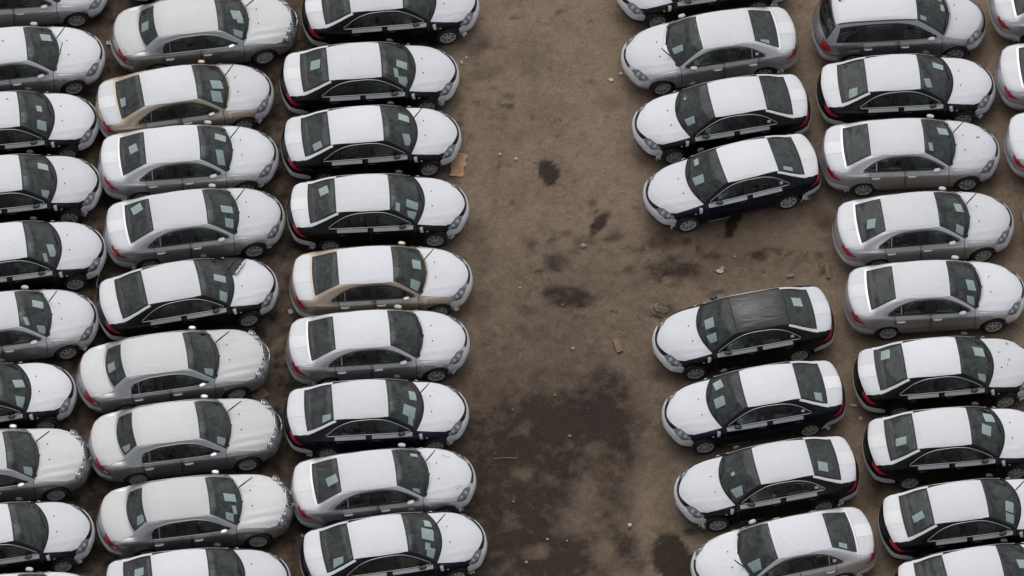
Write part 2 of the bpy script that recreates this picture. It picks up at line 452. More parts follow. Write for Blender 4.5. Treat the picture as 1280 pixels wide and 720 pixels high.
def arc(f, a, b, n=9):
    return [f(a + (b - a) * k / (n - 1)) for k in range(n)]
def line(a, b): return [a, b]

def rect_curves(x0, x1, z0, z1): return ([(x0, z0), (x1, z0)], [(x1, z0), (x1, z1)], [(x0, z1), (x1, z1)], [(x0, z0), (x0, z1)])

def build_wheel(rw, spokes):
    prof = [(rw * .66, -.095), (rw * .80, -.108), (rw * .93, -.105), (rw * .985, -.085), (rw, -.05), (rw, .05), (rw * .985, .085), (rw * .93, .105), (rw * .80, .108), (rw * .66, .095)]
    tyre = mk('wheel', *lathe(prof, 30), 'tyre')
    # alloy rim, outer face towards +y
    V, F = lathe([(rw * .70, .085), (rw * .70, .100), (rw * .62, .098), (rw * .60, .05), (rw * .60, -.08), (rw * .70, -.085)], 30)
    for k in range(spokes):
        t = 2 * math.pi * k / spokes; c, s = math.cos(t), math.sin(t)
        b = len(V)
        for (r, w, y) in ((rw * .12, .024, .085), (rw * .40, .019, .088), (rw * .66, .030, .092)):
            for (dw, dy) in ((-w, 0), (w, 0), (w, -.03), (-w, -.03)):
                V.append((r * c - dw * s, y + dy, r * s + dw * c))
        for i in range(2):
            for q in range(4):
                F.append((b + i * 4 + q, b + i * 4 + (q + 1) % 4, b + i * 4 + 4 + (q + 1) % 4, b + i * 4 + 4 + q))
    b = len(V); n = 12
    V.append((0, .100, 0))
    for k in range(n): V.append((rw * .17 * math.cos(2 * math.pi * k / n), .09, rw * .17 * math.sin(2 * math.pi * k / n)))
    for k in range(n): F.append((b, b + 1 + k, b + 1 + (k + 1) % n))
    rim = mk('rim', V, F, 'alloy', smooth=False)
    V, F = [(0, .01, 0)], []
    for k in range(16): V.append((rw * .62 * math.cos(k * math.pi / 8), .01, rw * .62 * math.sin(k * math.pi / 8)))
    for k in range(16): F.append((0, 1 + k, 1 + (k + 1) % 16))
    disc = mk('brake_disc', V, F, 'tyre')
    return tyre, rim, disc

def ellipsoid(c, r, mat, name, squash=None, nu=14, nv=8, tilt=None):
    V, F = [], []
    for j in range(nv + 1):
        ph = math.pi * j / nv
        for i in range(nu):
            th = 2 * math.pi * i / nu
            p = [math.sin(ph) * math.cos(th), math.sin(ph) * math.sin(th), math.cos(ph)]
            if squash: p = [math.copysign(abs(v) ** squash, v) for v in p]
            q = Vector((p[0] * r[0], p[1] * r[1], p[2] * r[2]))
            if tilt: q.rotate(tilt)
            V.append(Vector(c) + q)
    for j in range(nv):
        for i in range(nu):
            F.append((j * nu + i, (j + 1) * nu + i, (j + 1) * nu + (i + 1) % nu, j * nu + (i + 1) % nu))
    return mk(name, V, F, mat)

def flap(seed, mat='film_white'):
    rg = random.Random(seed); V, F = [], []; n = 5
    for i in range(n):
        for j in range(4):
            V.append((i * .045 - .09 + rg.uniform(-.02, .02), rg.uniform(-.035, .035) + .02 * math.sin(i * 2.1), -j * .05 + rg.uniform(-.02, .02)))
    for i in range(n - 1):
        for j in range(3): F.append((i * 4 + j, i * 4 + j + 1, i * 4 + 4 + j + 1, i * 4 + 4 + j))
    return mk('film_flap', V, F, mat, smooth=False)

def lens(b, x, y, r, n=12):
    V = [b.hit('top', x, y, .022)] + [b.hit('top', x + r * math.cos(2 * math.pi * k / n), y + r * .8 * math.sin(2 * math.pi * k / n), .015) for k in range(n)]
    return mk('reflector', V, [(0, 1 + k, 1 + (k + 1) % n) for k in range(n)], 'reflector')

class Car:
    """one kind of car: list of parts (name, mesh, location, rotation, sub-parts)"""
    def __init__(self, body): self.body = body; self.parts = []
    def add(self, name, mesh, loc=(0, 0, 0), rot=(0, 0, 0), subs=(), label=None):
        self.parts.append((name, mesh, loc, rot, list(subs), label))

def sided(c2, s):                                    # mirror a set of top-view curves
    return tuple([(x, y * s) for (x, y) in c] for c in c2)

def make_interior(car, sp, x_dash, z_dash, rear_x, shelf, roofz, liner=.74):
    bm = bmesh.new()
    bm_box(bm, (-.35, 0, .27), (2.6, 1.5, .06))                                   # floor
    for s in (1, -1): bm_box(bm, (-.35, s * liner, .60), (2.5, .04, .60))
    bm_box(bm, (shelf[0], 0, shelf[2] - .04), (shelf[1], 1.28, .05), bev=.01)      # rear shelf
    car.add('cabin_liner', from_bm('cabin_liner', bm, 'cabin', False))
    bm = bmesh.new()
    bm_box(bm, (x_dash, 0, z_dash - .14), (.50, 1.36, .28), bev=.06)
    bm_box(bm, (x_dash - .12, .36, z_dash + .02), (.22, .34, .07), bev=.03)
    car.add('dashboard', from_bm('dashboard', bm, 'cabin'))
    def seat_bm(xc, w, yc, hz, head):
        b = bmesh.new()
        bm_box(b, (xc + .22, yc, .50), (.56, w, .16), bev=.05)
        bm_box(b, (xc - .12, yc, .80), (.16, w, .62), rot=Matrix.Rotation(-.22, 3, 'Y'), bev=.05, taper=(.8, .86))
        for hy in head: bm_box(b, (xc - .24, yc + hy, 1.17), (.10, .26, .17), rot=Matrix.Rotation(-.15, 3, 'Y'), bev=.04)
        return b
    for s in (1, -1):
        car.add('front_seat', from_bm('front_seat', seat_bm(.02, .52, s * .37, 0, (0,)), 'seat_cover' if s > 0 else 'seat_cloth'))
    car.add('rear_seat', from_bm('rear_seat', seat_bm(rear_x, 1.32, 0, 0, (-.42, .42)), 'seat_cloth'))
    V, F = [], []
    pts = []
    for k in range(17):
        t = 2 * math.pi * k / 16
        pts.append((x_dash - .34 + .10 * math.sin(t), .37 + .18 * math.cos(t), z_dash + .02 + .15 * math.sin(t)))
    car.add('steering_wheel', mk('steering_wheel', *tube(pts, .016, 6), 'black_trim'))

def wheelhouse(sp, ins):
    """dark inner arches, one to each wheel"""
    out = []
    n = 14
    for wx in (sp['wb'], -sp['wb']):
        for s in (1, -1):
            V, F = [], []
            for k in range(n + 1):
                t = math.pi * 1.16 * k / n - math.pi * .08
                for y in (.86, .55): V.append((wx + (sp['arch'] + .012) * math.cos(t), s * y, sp['wz'] + (sp['arch'] + .012) * math.sin(t)))
            for k in range(n): F.append((2 * k, 2 * k + 2, 2 * k + 3, 2 * k + 1))
            V.append((wx, s * .55, sp['wz'])); c = len(V) - 1
            for k in range(n): F.append((2 * k + 1, 2 * k + 3, c))
            out.append(mk('wheel_arch', V, F, 'seam'))
    return out

def common(car, sp, b, spokes, mirror, wiper, paint_mirror=True):
    tyre, rim, disc = build_wheel(sp['wz'], spokes)
    for wx in (sp['wb'], -sp['wb']):
        for s in (1, -1):
            car.add('wheel', tyre, (wx, s * sp['wy'] - s * .02, sp['wz']), (0, R(37 * wx), 0) if s > 0 else (0, R(21 * wx), math.pi), subs=[('rim', rim), ('brake_disc', disc)])
    for m in wheelhouse(sp, 0): car.add('wheel_arch', m)
    mx, my, mz = mirror
    for s in (1, -1):
        m = ellipsoid((mx, s * my, mz), (.10, .064, .036), 'paint_silver', 'wing_mirror', squash=.8, tilt=Matrix.Rotation(s * -.25, 3, 'Z'))
        st = mk('mirror_stalk', *tube([(mx + .03, s * (my - .12), mz - .06), (mx + .01, s * (my - .05), mz - .04)], .03, 6), 'black_trim')
        car.add('wing_mirror', m, subs=[('mirror_stalk', st)])

def doors(car, b, x_f, x_m, x_r, zlow, belt_f, win_f, win_r, films=True, handle_z=.84, rear_open=True):
    """front and rear doors both sides, each with window, seam, handle and strip of film"""
    for s, mode in ((1, 'L'), (-1, 'R')):
        for k, (xa, xb, win) in enumerate(((x_f, x_m + .012, win_f), (x_m - .012, x_r, win_r))):
            zt0, zt1 = belt_f(xa) - .02, belt_f(xb) - .02
            back = [(xb, zlow + (.02 if k == 0 else .30)), (xb + (0 if k == 0 else .04), .7), (xb, zt1)]
            if k == 1: back = [(xb + .16, zlow + .03), (xb + .10, .50), (xb + .02, .72), (xb, zt1)]
            low = [(xa, zlow), (back[0][0], back[0][1])]
            cur = (low, back, [(xa, zt0), (xb, zt1)], [(xa, zlow), (xa + .01, .6), (xa, zt0)])
            pane, seam = b.patch('door', mode, cur, 'paint_silver', off=.005, n=(72, 36), ring=(.010, .990, .018, 1.01), ringmat='seam')
            subs = [('door_seam', seam)]
            g, fr = b.patch('window_pane', mode, win, 'glass_side', off=.004, n=(26, 14), ring=(.06, .94, .09, .91), hole=True)
            subs += [('window_pane', g), ('window_frame', fr)]
            hx = xb + .17
            h = mk('door_handle', *tube([b.hit(mode, hx + d_, handle_z, o_) for d_, o_ in ((-.105, .004), (-.085, .03), (0, .036), (.085, .03), (.105, .004))], [.018, .026, .027, .026, .018], 7), 'paint_silver')
            subs.append(('door_handle', h))
            if films:
                a0, a1 = xa - .08, xb + .05
                if k == 0: a0 = xa - .06
                fm = b.patch('film_strip', mode, ([(a0, belt_f(a0) - .115), (a1, belt_f(a1) - .115)], [(a1, belt_f(a1) - .115), (a1, belt_f(a1) - .03)], [(a0, belt_f(a0) - .03), (a1, belt_f(a1) - .03)], [(a0, belt_f(a0) - .115), (a0, belt_f(a0) - .03)]), 'film_white', off=.012, n=(14, 3))
                subs.append(('film_strip', fm))
            car.add('door', pane, subs=subs)

def make_sedan():
    sp = SEDAN; b = Body(sp); car = Car(b)
    # glass front and rear
    base = lambda y: (1.105 - .20 * (abs(y) / .70) ** 2, y)
    topf = lambda y: (.245 - .02 * (y / .53) ** 2, y)
    g, f = b.patch('windscreen', 'top', (arc(base, -.715, .715, 15), line(base(.715), topf(.535)), arc(topf, -.535, .535), line(base(-.715), topf(-.535))), 'glass_screen', off=.004, n=(36, 26), ring=(.035, .965, .11, .95), hole=True)
    car.add('windscreen', g, subs=[('windscreen_frame', f)])
    rb = lambda y: (-1.835 + .04 * (y / .62) ** 2, y); rt = lambda y: (-1.165, y)
    g, f = b.patch('rear_window', 'top', (arc(rb, -.61, .61, 13), line(rb(.61), rt(.51)), arc(rt, -.51, .51), line(rb(-.61), rt(-.51))), 'glass_screen', off=.004, n=(30, 20), ring=(.045, .955, .08, .93), hole=True)
    car.add('rear_window', g, subs=[('rear_window_frame', f)])
    belt = lambda x: .975 + (.80 - x) * .022
    top = pchip([(.74, .985), (.62, 1.065), (.45, 1.17), (.25, 1.265), (.05, 1.325), (-.25, 1.352), (-.6, 1.345), (-.9, 1.295), (-1.12, 1.205), (-1.28, 1.10), (-1.38, 1.03)])
    def win(xa, xb):
        T = arc(lambda x: (x, top(x)), xa, xb, 13); B = [(xa, belt(xa)), (xb, belt(xb))]
        return (B, [B[1], T[-1]], T, [B[0], T[0]])
    doors(car, b, .86, -.29, -1.22, .30, belt, win(.715, -.235), win(-.345, -1.03))
    for s, mode in ((1, 'L'), (-1, 'R')):
        g, f = b.patch('quarter_window', mode, win(-1.055, -1.355), 'glass_side', off=.004, n=(10, 10), ring=(.1, .85, .12, .85), hole=True)
        car.add('quarter_window', g, subs=[('window_frame', f)])
        bp = b.patch('door_pillar', mode, ([(-.235, belt(-.235)), (-.345, belt(-.345))], [(-.345, belt(-.345)), (-.345, top(-.345))], [(-.235, top(-.235)), (-.345, top(-.345))], [(-.235, belt(-.235)), (-.235, top(-.235))]), 'black_trim', off=.005, n=(4, 10))
        car.add('door_pillar', bp)
        pts = [b.hit(mode, x, top(x) + .018, .006) for x in np.linspace(.74, -1.38, 40)] + [b.hit(mode, x, belt(x) - .012, .006) for x in np.linspace(-1.38, .74, 26)]
        car.add('window_trim', mk('window_trim', *tube(pts + pts[:1], .011, 5), 'chrome'))
        car.add('side_moulding', b.patch('side_moulding', mode, rect_curves(.95, -.98, .455, .49), 'paint_silver', off=.018, n=(24, 3)))
        car.add('fender_film', b.patch('fender_film', mode, ([(1.07, .735), (.99, .745)], [(.99, .745), (.965, .868)], [(1.045, .868), (.965, .868)], [(1.07, .735), (1.045, .868)]), 'film_white', off=.012, n=(4, 6)))
        car.add('side_indicator', b.patch('side_indicator', mode, rect_curves(1.14, 1.19, .735, .765), 'amber', off=.012, n=(3, 3)))
        hl = sided(([(2.105, .40), (2.05, .55), (1.94, .685)], [(1.94, .685), (1.83, .745), (1.70, .77)], [(1.93, .47), (1.80, .64), (1.70, .77)], [(2.105, .40), (2.03, .42), (1.93, .47)]), s)
        h = b.patch('headlight', 'top', hl, 'lamp_dark', off=.012, n=(14, 10))
        subs = []
        for (x, y, r) in ((1.955, .56, .048), (1.84, .672, .038)):
            subs.append(('reflector', lens(b, x, s * y, r)))
        car.add('headlight', h, subs=subs)
        cyl = ('cyl', -1.5)
        tl = ([(147, .845), (135, .775), (121, .765)], [(121, .765), (118, .775)], [(147, .955), (134, .93), (118, .775)], [(147, .845), (147, .955)])
        tl = tuple([((a if s > 0 else 360 - a), z) for a, z in c] for c in tl)
        car.add('taillight', b.patch('taillight', cyl, tl, 'lamp_red', off=.010, n=(16, 8)))
        pf = sided(([(-1.10, .60), (-1.45, .665), (-1.87, .715)], [(-1.87, .715), (-1.87, .625)], [(-1.13, .545), (-1.45, .60), (-1.87, .625)], [(-1.10, .60), (-1.13, .545)]), s)
        car.add('pillar_film', b.patch('pillar_film', 'top', pf, 'film_white', off=.010, n=(14, 4)))
    # white protective film on the flat panels
    hr = lambda y: (1.155 - .215 * (abs(y) / .70) ** 2, y); hf = lambda y: (2.185 - .37 * (abs(y) / .62) ** 1.8, y)
    cur = (arc(hr, -.74, .74, 13), [hr(.74), (1.35, .745), (1.62, .72), hf(.655)], arc(hf, -.655, .655, 15), [hr(-.74), (1.35, -.745), (1.62, -.72), hf(-.655)])
    car.add('bonnet_film', b.patch('bonnet_film', 'top', cur, 'film_white', off=.008, n=(30, 22)))
    rg = random.Random(3)
    def torn(x, y):
        e = 1.18 + .46 * (y - .12) / .6 + .035 * noise.noise((x * 9, y * 9, 2)) + .03 * math.sin(y * 17)
        return not (y > .14 and x < e)
    car.torn = b.patch('bonnet_film', 'top', cur, 'film_white', off=.008, n=(60, 44), keep=torn)
    rf = lambda y: (.235 - .02 * (y / .53) ** 2, y); rr = lambda y: (-1.155, y)
    car.add('roof_film', b.patch('roof_film', 'top', (arc(rr, -.535, .535), [rr(.535), (-.5, .575), (0, .57), rf(.55)], arc(rf, -.55, .55), [rr(-.535), (-.5, -.575), (0, -.57), rf(-.55)]), 'film_white', off=.009, n=(22, 26)))
    car.darkroof = b.patch('roof_panel', 'top', (arc(lambda y: (-1.14, y), -.53, .53), [(-1.14, .53), (-.5, .57), (0, .565), (.21, .545)], arc(lambda y: (.21, y), -.545, .545), [(-1.14, -.53), (-.5, -.57), (0, -.565), (.21, -.545)]), 'dark_roof', off=.009, n=(22, 26))
    tf = lambda y: (-1.885 + .035 * (y / .62) ** 2, y); tr = lambda y: (-2.315 + .10 * (y / .62) ** 2, y)
    car.add('boot_film', b.patch('boot_film', 'top', (arc(tr, -.64, .64), [tr(.64), (-2.05, .70), tf(.70)], arc(tf, -.70, .70), [tr(-.64), (-2.05, -.70), tf(-.70)]), 'film_white', off=.009, n=(20, 12)))
    car.add('film_overlap', b.patch('film_overlap', 'top', (arc(tr, -.17, .19), [tr(.19), tf(.19)], arc(tf, -.17, .19), [tr(-.17), tf(-.17)]), 'film_double', off=.013, n=(8, 12)))
    cy = ('cyl', 1.2)
    ph = lambda a, z0, z1: None
    lo = [(-60, .36), (-50, .38), (-35, .44), (0, .46), (35, .44), (50, .38), (60, .36)]; hi = [(-60, .61), (-50, .67), (-36, .70), (-20, .675), (0, .665), (20, .675), (36, .70), (50, .67), (60, .61)]
    car.add('front_bumper_film', b.patch('front_bumper_film', cy, (lo, [lo[-1], hi[-1]], hi, [lo[0], hi[0]]), 'film_white', off=.006, n=(60, 8)))
    car.add('grille', b.patch('grille', cy, rect_curves(-17, 17, .676, .715), 'black_trim', off=.012, n=(20, 4)))
    cz = ('cyl', -1.5)
    lo = [(106, .38), (115, .38), (135, .42), (180, .44), (225, .42), (245, .38), (254, .38)]; hi = [(106, .52), (115, .60), (135, .63), (180, .64), (225, .63), (245, .60), (254, .52)]
    car.add('rear_bumper_film', b.patch('rear_bumper_film', cz, (lo, [lo[-1], hi[-1]], hi, [lo[0], hi[0]]), 'film_white', off=.012, n=(56, 6)))
    car.sticker = b.patch('window_sticker', 'L', rect_curves(-1.13, -1.215, 1.075, 1.145), 'film_double', off=.010, n=(4, 4))
    car.sill = b.patch('sill_film', 'L', rect_curves(.82, .22, .285, .315), 'film_white', off=.014, n=(8, 3))
    for y in (.27, -.20):
        p = b.hit('top', 1.33, y, .012); car.add('washer_nozzle', ellipsoid(p, (.016, .022, .012), 'black_trim', 'washer_nozzle', nu=8, nv=5))
    wb = lambda y: b.hit('top', base(y)[0] + .01, y, .02)
    car.wiper_flat = [mk('wiper', *tube([wb(.55), b.hit('top', base(.3)[0] - .07, .25, .03), b.hit('top', base(0)[0] - .06, -.08, .03)], .013, 5), 'black_trim'),
                      mk('wiper', *tube([wb(-.05), b.hit('top', base(-.3)[0] - .07, -.3, .03), b.hit('top', base(-.6)[0] - .05, -.62, .03)], .013, 5), 'black_trim')]
    q = wb(.33)
    car.wiper_up = mk('wiper', *tube([q, q + Vector((.10, .01, .17)), q + Vector((.24, .02, .42))], [.016, .018, .012], 6), 'black_trim')
    q2 = wb(-.22)
    car.wiper_up2 = mk('wiper', *tube([q2, q2 + Vector((.03, .02, .20)), q2 + Vector((.10, .10, .40))], [.014, .016, .010], 6), 'black_trim')
    make_interior(car, sp, .74, .985, -.95, (-1.52, .58, 1.045), 1.4)
    common(car, sp, b, 7, (.53, .865, 1.02), None)
    car.body_mesh = b.finish([(sp['wb'], sp['wz']), (-sp['wb'], sp['wz'])], sp['arch'])
    return car

def make_saloon():
    sp = SALOON; b = Body(sp); car = Car(b)
    base = lambda y: (1.115 - .20 * (abs(y) / .70) ** 2, y)
    topf = lambda y: (.275 - .02 * (y / .53) ** 2, y)
    g, f = b.patch('windscreen', 'top', (arc(base, -.72, .72, 15), line(base(.72), topf(.55)), arc(topf, -.55, .55), line(base(-.72), topf(-.55))), 'glass_screen', off=.004, n=(36, 26), ring=(.035, .965, .11, .95), hole=True)
    car.add('windscreen', g, subs=[('windscreen_frame', f)])
    rb = lambda y: (-1.80 + .13 * (y / .58) ** 2, y); rt = lambda y: (-1.385 + .05 * (y / .50) ** 2, y)
    g, f = b.patch('rear_window', 'top', (arc(rb, -.585, .585, 13), line(rb(.585), rt(.50)), arc(rt, -.50, .50), line(rb(-.585), rt(-.50))), 'glass_screen', off=.004, n=(30, 18), ring=(.05, .95, .10, .90), hole=True)
    car.add('rear_window', g, subs=[('rear_window_frame', f)])
    belt = lambda x: .965 + (.80 - x) * .014
    top = pchip([(.76, .98), (.62, 1.055), (.45, 1.15), (.25, 1.245), (.05, 1.305), (-.25, 1.34), (-.7, 1.335), (-1.0, 1.29), (-1.18, 1.23), (-1.27, 1.13)])
    def win(xa, xb):
        T = arc(lambda x: (x, top(x)), xa, xb, 13); B = [(xa, belt(xa)), (xb, belt(xb))]
        return (B, [B[1], T[-1]], T, [B[0], T[0]])
    doors(car, b, .88, -.27, -1.26, .30, belt, win(.73, -.21), win(-.33, -1.05), films=False, handle_z=.82)
    for s, mode in ((1, 'L'), (-1, 'R')):
        g, f = b.patch('quarter_window', mode, win(-1.07, -1.255), 'glass_side', off=.004, n=(9, 10), ring=(.12, .85, .12, .88), hole=True)
        car.add('quarter_window', g, subs=[('window_frame', f)])
        car.add('door_pillar', b.patch('door_pillar', mode, ([(-.21, belt(-.21)), (-.33, belt(-.33))], [(-.33, belt(-.33)), (-.33, top(-.33))], [(-.21, top(-.21)), (-.33, top(-.33))], [(-.21, belt(-.21)), (-.21, top(-.21))]), 'black_trim', off=.005, n=(4, 10)))
        pts = [b.hit(mode, x, top(x) + .014, .006) for x in np.linspace(.76, -1.27, 40)] + [b.hit(mode, x, belt(x) - .012, .006) for x in np.linspace(-1.27, .76, 26)]
        car.add('window_trim', mk('window_trim', *tube(pts + pts[:1], .009, 5), 'chrome'))
        car.add('side_moulding', b.patch('side_moulding', mode, rect_curves(.98, -.98, .45, .495), 'paint_silver', off=.018, n=(24, 3)))
        car.add('side_indicator', b.patch('side_indicator', mode, rect_curves(1.10, 1.17, .715, .75), 'amber', off=.012, n=(3, 3)))
        for (x, y, r) in ((2.05, .625, .115), (2.145, .455, .085)):
            p = b.hit('top', x, s * y, .004)
            tl_ = Matrix.Rotation(.75, 3, 'Y') @ Matrix.Rotation(0, 3, 'X')
            h = ellipsoid(p, (r, r, .035), 'lamp_dark', 'headlight', tilt=tl_)
            V, F = tube([Vector(p) + tl_ @ Vector((r * math.cos(t), r * math.sin(t), .01)) for t in np.linspace(0, 2 * math.pi, 19)], .014, 5)
            rf_ = ellipsoid(Vector(p) + tl_ @ Vector((0, 0, .022)), (r * .6, r * .6, .026), 'reflector', 'reflector', tilt=tl_)
            car.add('headlight', h, subs=[('lamp_ring', mk('lamp_ring', V, F, 'chrome')), ('reflector', rf_)])
        cyl = ('cyl', -1.6)
        tl = ([(150, .78), (138, .73), (123, .70)], [(123, .70), (122, .76)], [(150, .93), (138, .88), (122, .76)], [(150, .78), (150, .93)])
        tl = tuple([((a if s > 0 else 360 - a), z) for a, z in c] for c in tl)
        lamp = b.patch('taillight', cyl, tl, 'lamp_red', off=.012, n=(16, 8))
        tc_ = ([(130, .725), (124, .71)], [(124, .71), (123, .755)], [(130, .79), (123, .755)], [(130, .725), (130, .79)])
        tc_ = tuple([((a if s > 0 else 360 - a), z) for a, z in c] for c in tc_)
        car.add('taillight', lamp, subs=[('reversing_lens', b.patch('reversing_lens', cyl, tc_, 'lamp_clear', off=.017, n=(6, 4)))])
    hr = lambda y: (1.165 - .215 * (abs(y) / .70) ** 2, y); hf = lambda y: (2.22 - .30 * (abs(y) / .70) ** 1.9, y)
    cur = (arc(hr, -.78, .78, 13), [hr(.78), (1.35, .80), (1.7, .79), hf(.72)], arc(hf, -.72, .72, 15), [hr(-.78), (1.35, -.80), (1.7, -.79), hf(-.72)])
    car.add('bonnet_film', b.patch('bonnet_film', 'top', cur, 'film_warm', off=.008, n=(36, 24)))
    rf = lambda y: (.265 - .02 * (y / .53) ** 2, y); rr = lambda y: (-1.375 + .05 * (y / .5) ** 2, y)
    car.add('roof_film', b.patch('roof_film', 'top', (arc(rr, -.54, .54), [rr(.54), (-.6, .595), (0, .59), rf(.565)], arc(rf, -.565, .565), [rr(-.54), (-.6, -.595), (0, -.59), rf(-.565)]), 'film_warm', off=.009, n=(22, 28)))
    tf = lambda y: (-1.845 + .13 * (y / .60) ** 2, y); tr = lambda y: (-2.44 + .14 * (y / .62) ** 2, y)
    car.add('boot_film', b.patch('boot_film', 'top', (arc(tr, -.66, .66), [tr(.66), (-2.1, .735), tf(.66)], arc(tf, -.66, .66), [tr(-.66), (-2.1, -.735), tf(-.66)]), 'film_warm', off=.009, n=(24, 16)))
    # upright-slatted oval grille
    fr = [b.hit('top', 2.30 + .085 * math.cos(t) - .12 * abs(.25 * math.sin(t)) ** 1.5, .27 * math.sin(t), .014) for t in np.linspace(0, 2 * math.pi, 33)]
    gb = b.patch('grille', 'top', (arc(lambda y: (2.235 - .05 * (y / .25) ** 2, y), -.25, .25), [(2.185, .25), (2.32, .25)], arc(lambda y: (2.365 - .045 * (y / .25) ** 2, y), -.25, .25), [(2.185, -.25), (2.32, -.25)]), 'black_trim', off=.006, n=(16, 8))
    subs = [('grille_surround', mk('grille_surround', *tube(fr, .016, 6), 'chrome'))]
    for k in range(9):
        y = -.20 + .05 * k
        subs.append(('slat', mk('slat', *tube([b.hit('top', x - .05 * (y / .25) ** 2, y, .014) for x in np.linspace(2.235, 2.365, 5)], .010, 5), 'chrome')))
    car.add('grille', gb, subs=subs)
    cz = ('cyl', -1.6)
    lo = [(118, .46), (150, .50), (180, .51), (210, .50), (242, .46)]; hi = [(118, .60), (150, .68), (180, .70), (210, .68), (242, .60)]
    car.add('rear_bumper_film', b.patch('rear_bumper_film', cz, (lo, [lo[-1], hi[-1]], hi, [lo[0], hi[0]]), 'film_warm', off=.010, n=(44, 6)))
    cy = ('cyl', 1.3)
    car.add('bumper_trim', b.patch('bumper_trim', cy, rect_curves(-58, 58, .47, .50), 'chrome', off=.012, n=(36, 3)))
    for y in (.27, -.20):
        p = b.hit('top', 1.35, y, .012); car.add('washer_nozzle', ellipsoid(p, (.018, .022, .012), 'black_trim', 'washer_nozzle', nu=8, nv=5))
    wb = lambda y: b.hit('top', base(y)[0] + .01, y, .02)
    car.wiper_flat = [mk('wiper', *tube([wb(.55), b.hit('top', base(.3)[0] - .07, .25, .03), b.hit('top', base(0)[0] - .06, -.08, .03)], .013, 5), 'black_trim'),
                      mk('wiper', *tube([wb(-.05), b.hit('top', base(-.3)[0] - .07, -.3, .03), b.hit('top', base(-.6)[0] - .05, -.62, .03)], .013, 5), 'black_trim')]
    q = wb(.36)
    car.wiper_up = mk('wiper', *tube([q, q + Vector((.14, .01, .14)), q + Vector((.36, .02, .36))], [.016, .018, .012], 6), 'black_trim')
    make_interior(car, sp, .75, .985, -1.05, (-1.52, .40, 1.03), 1.4)
    common(car, sp, b, 9, (.55, .89, 1.02), None)
    car.body_mesh = b.finish([(sp['wb'], sp['wz']), (-sp['wb'], sp['wz'])], sp['arch'])
    return car

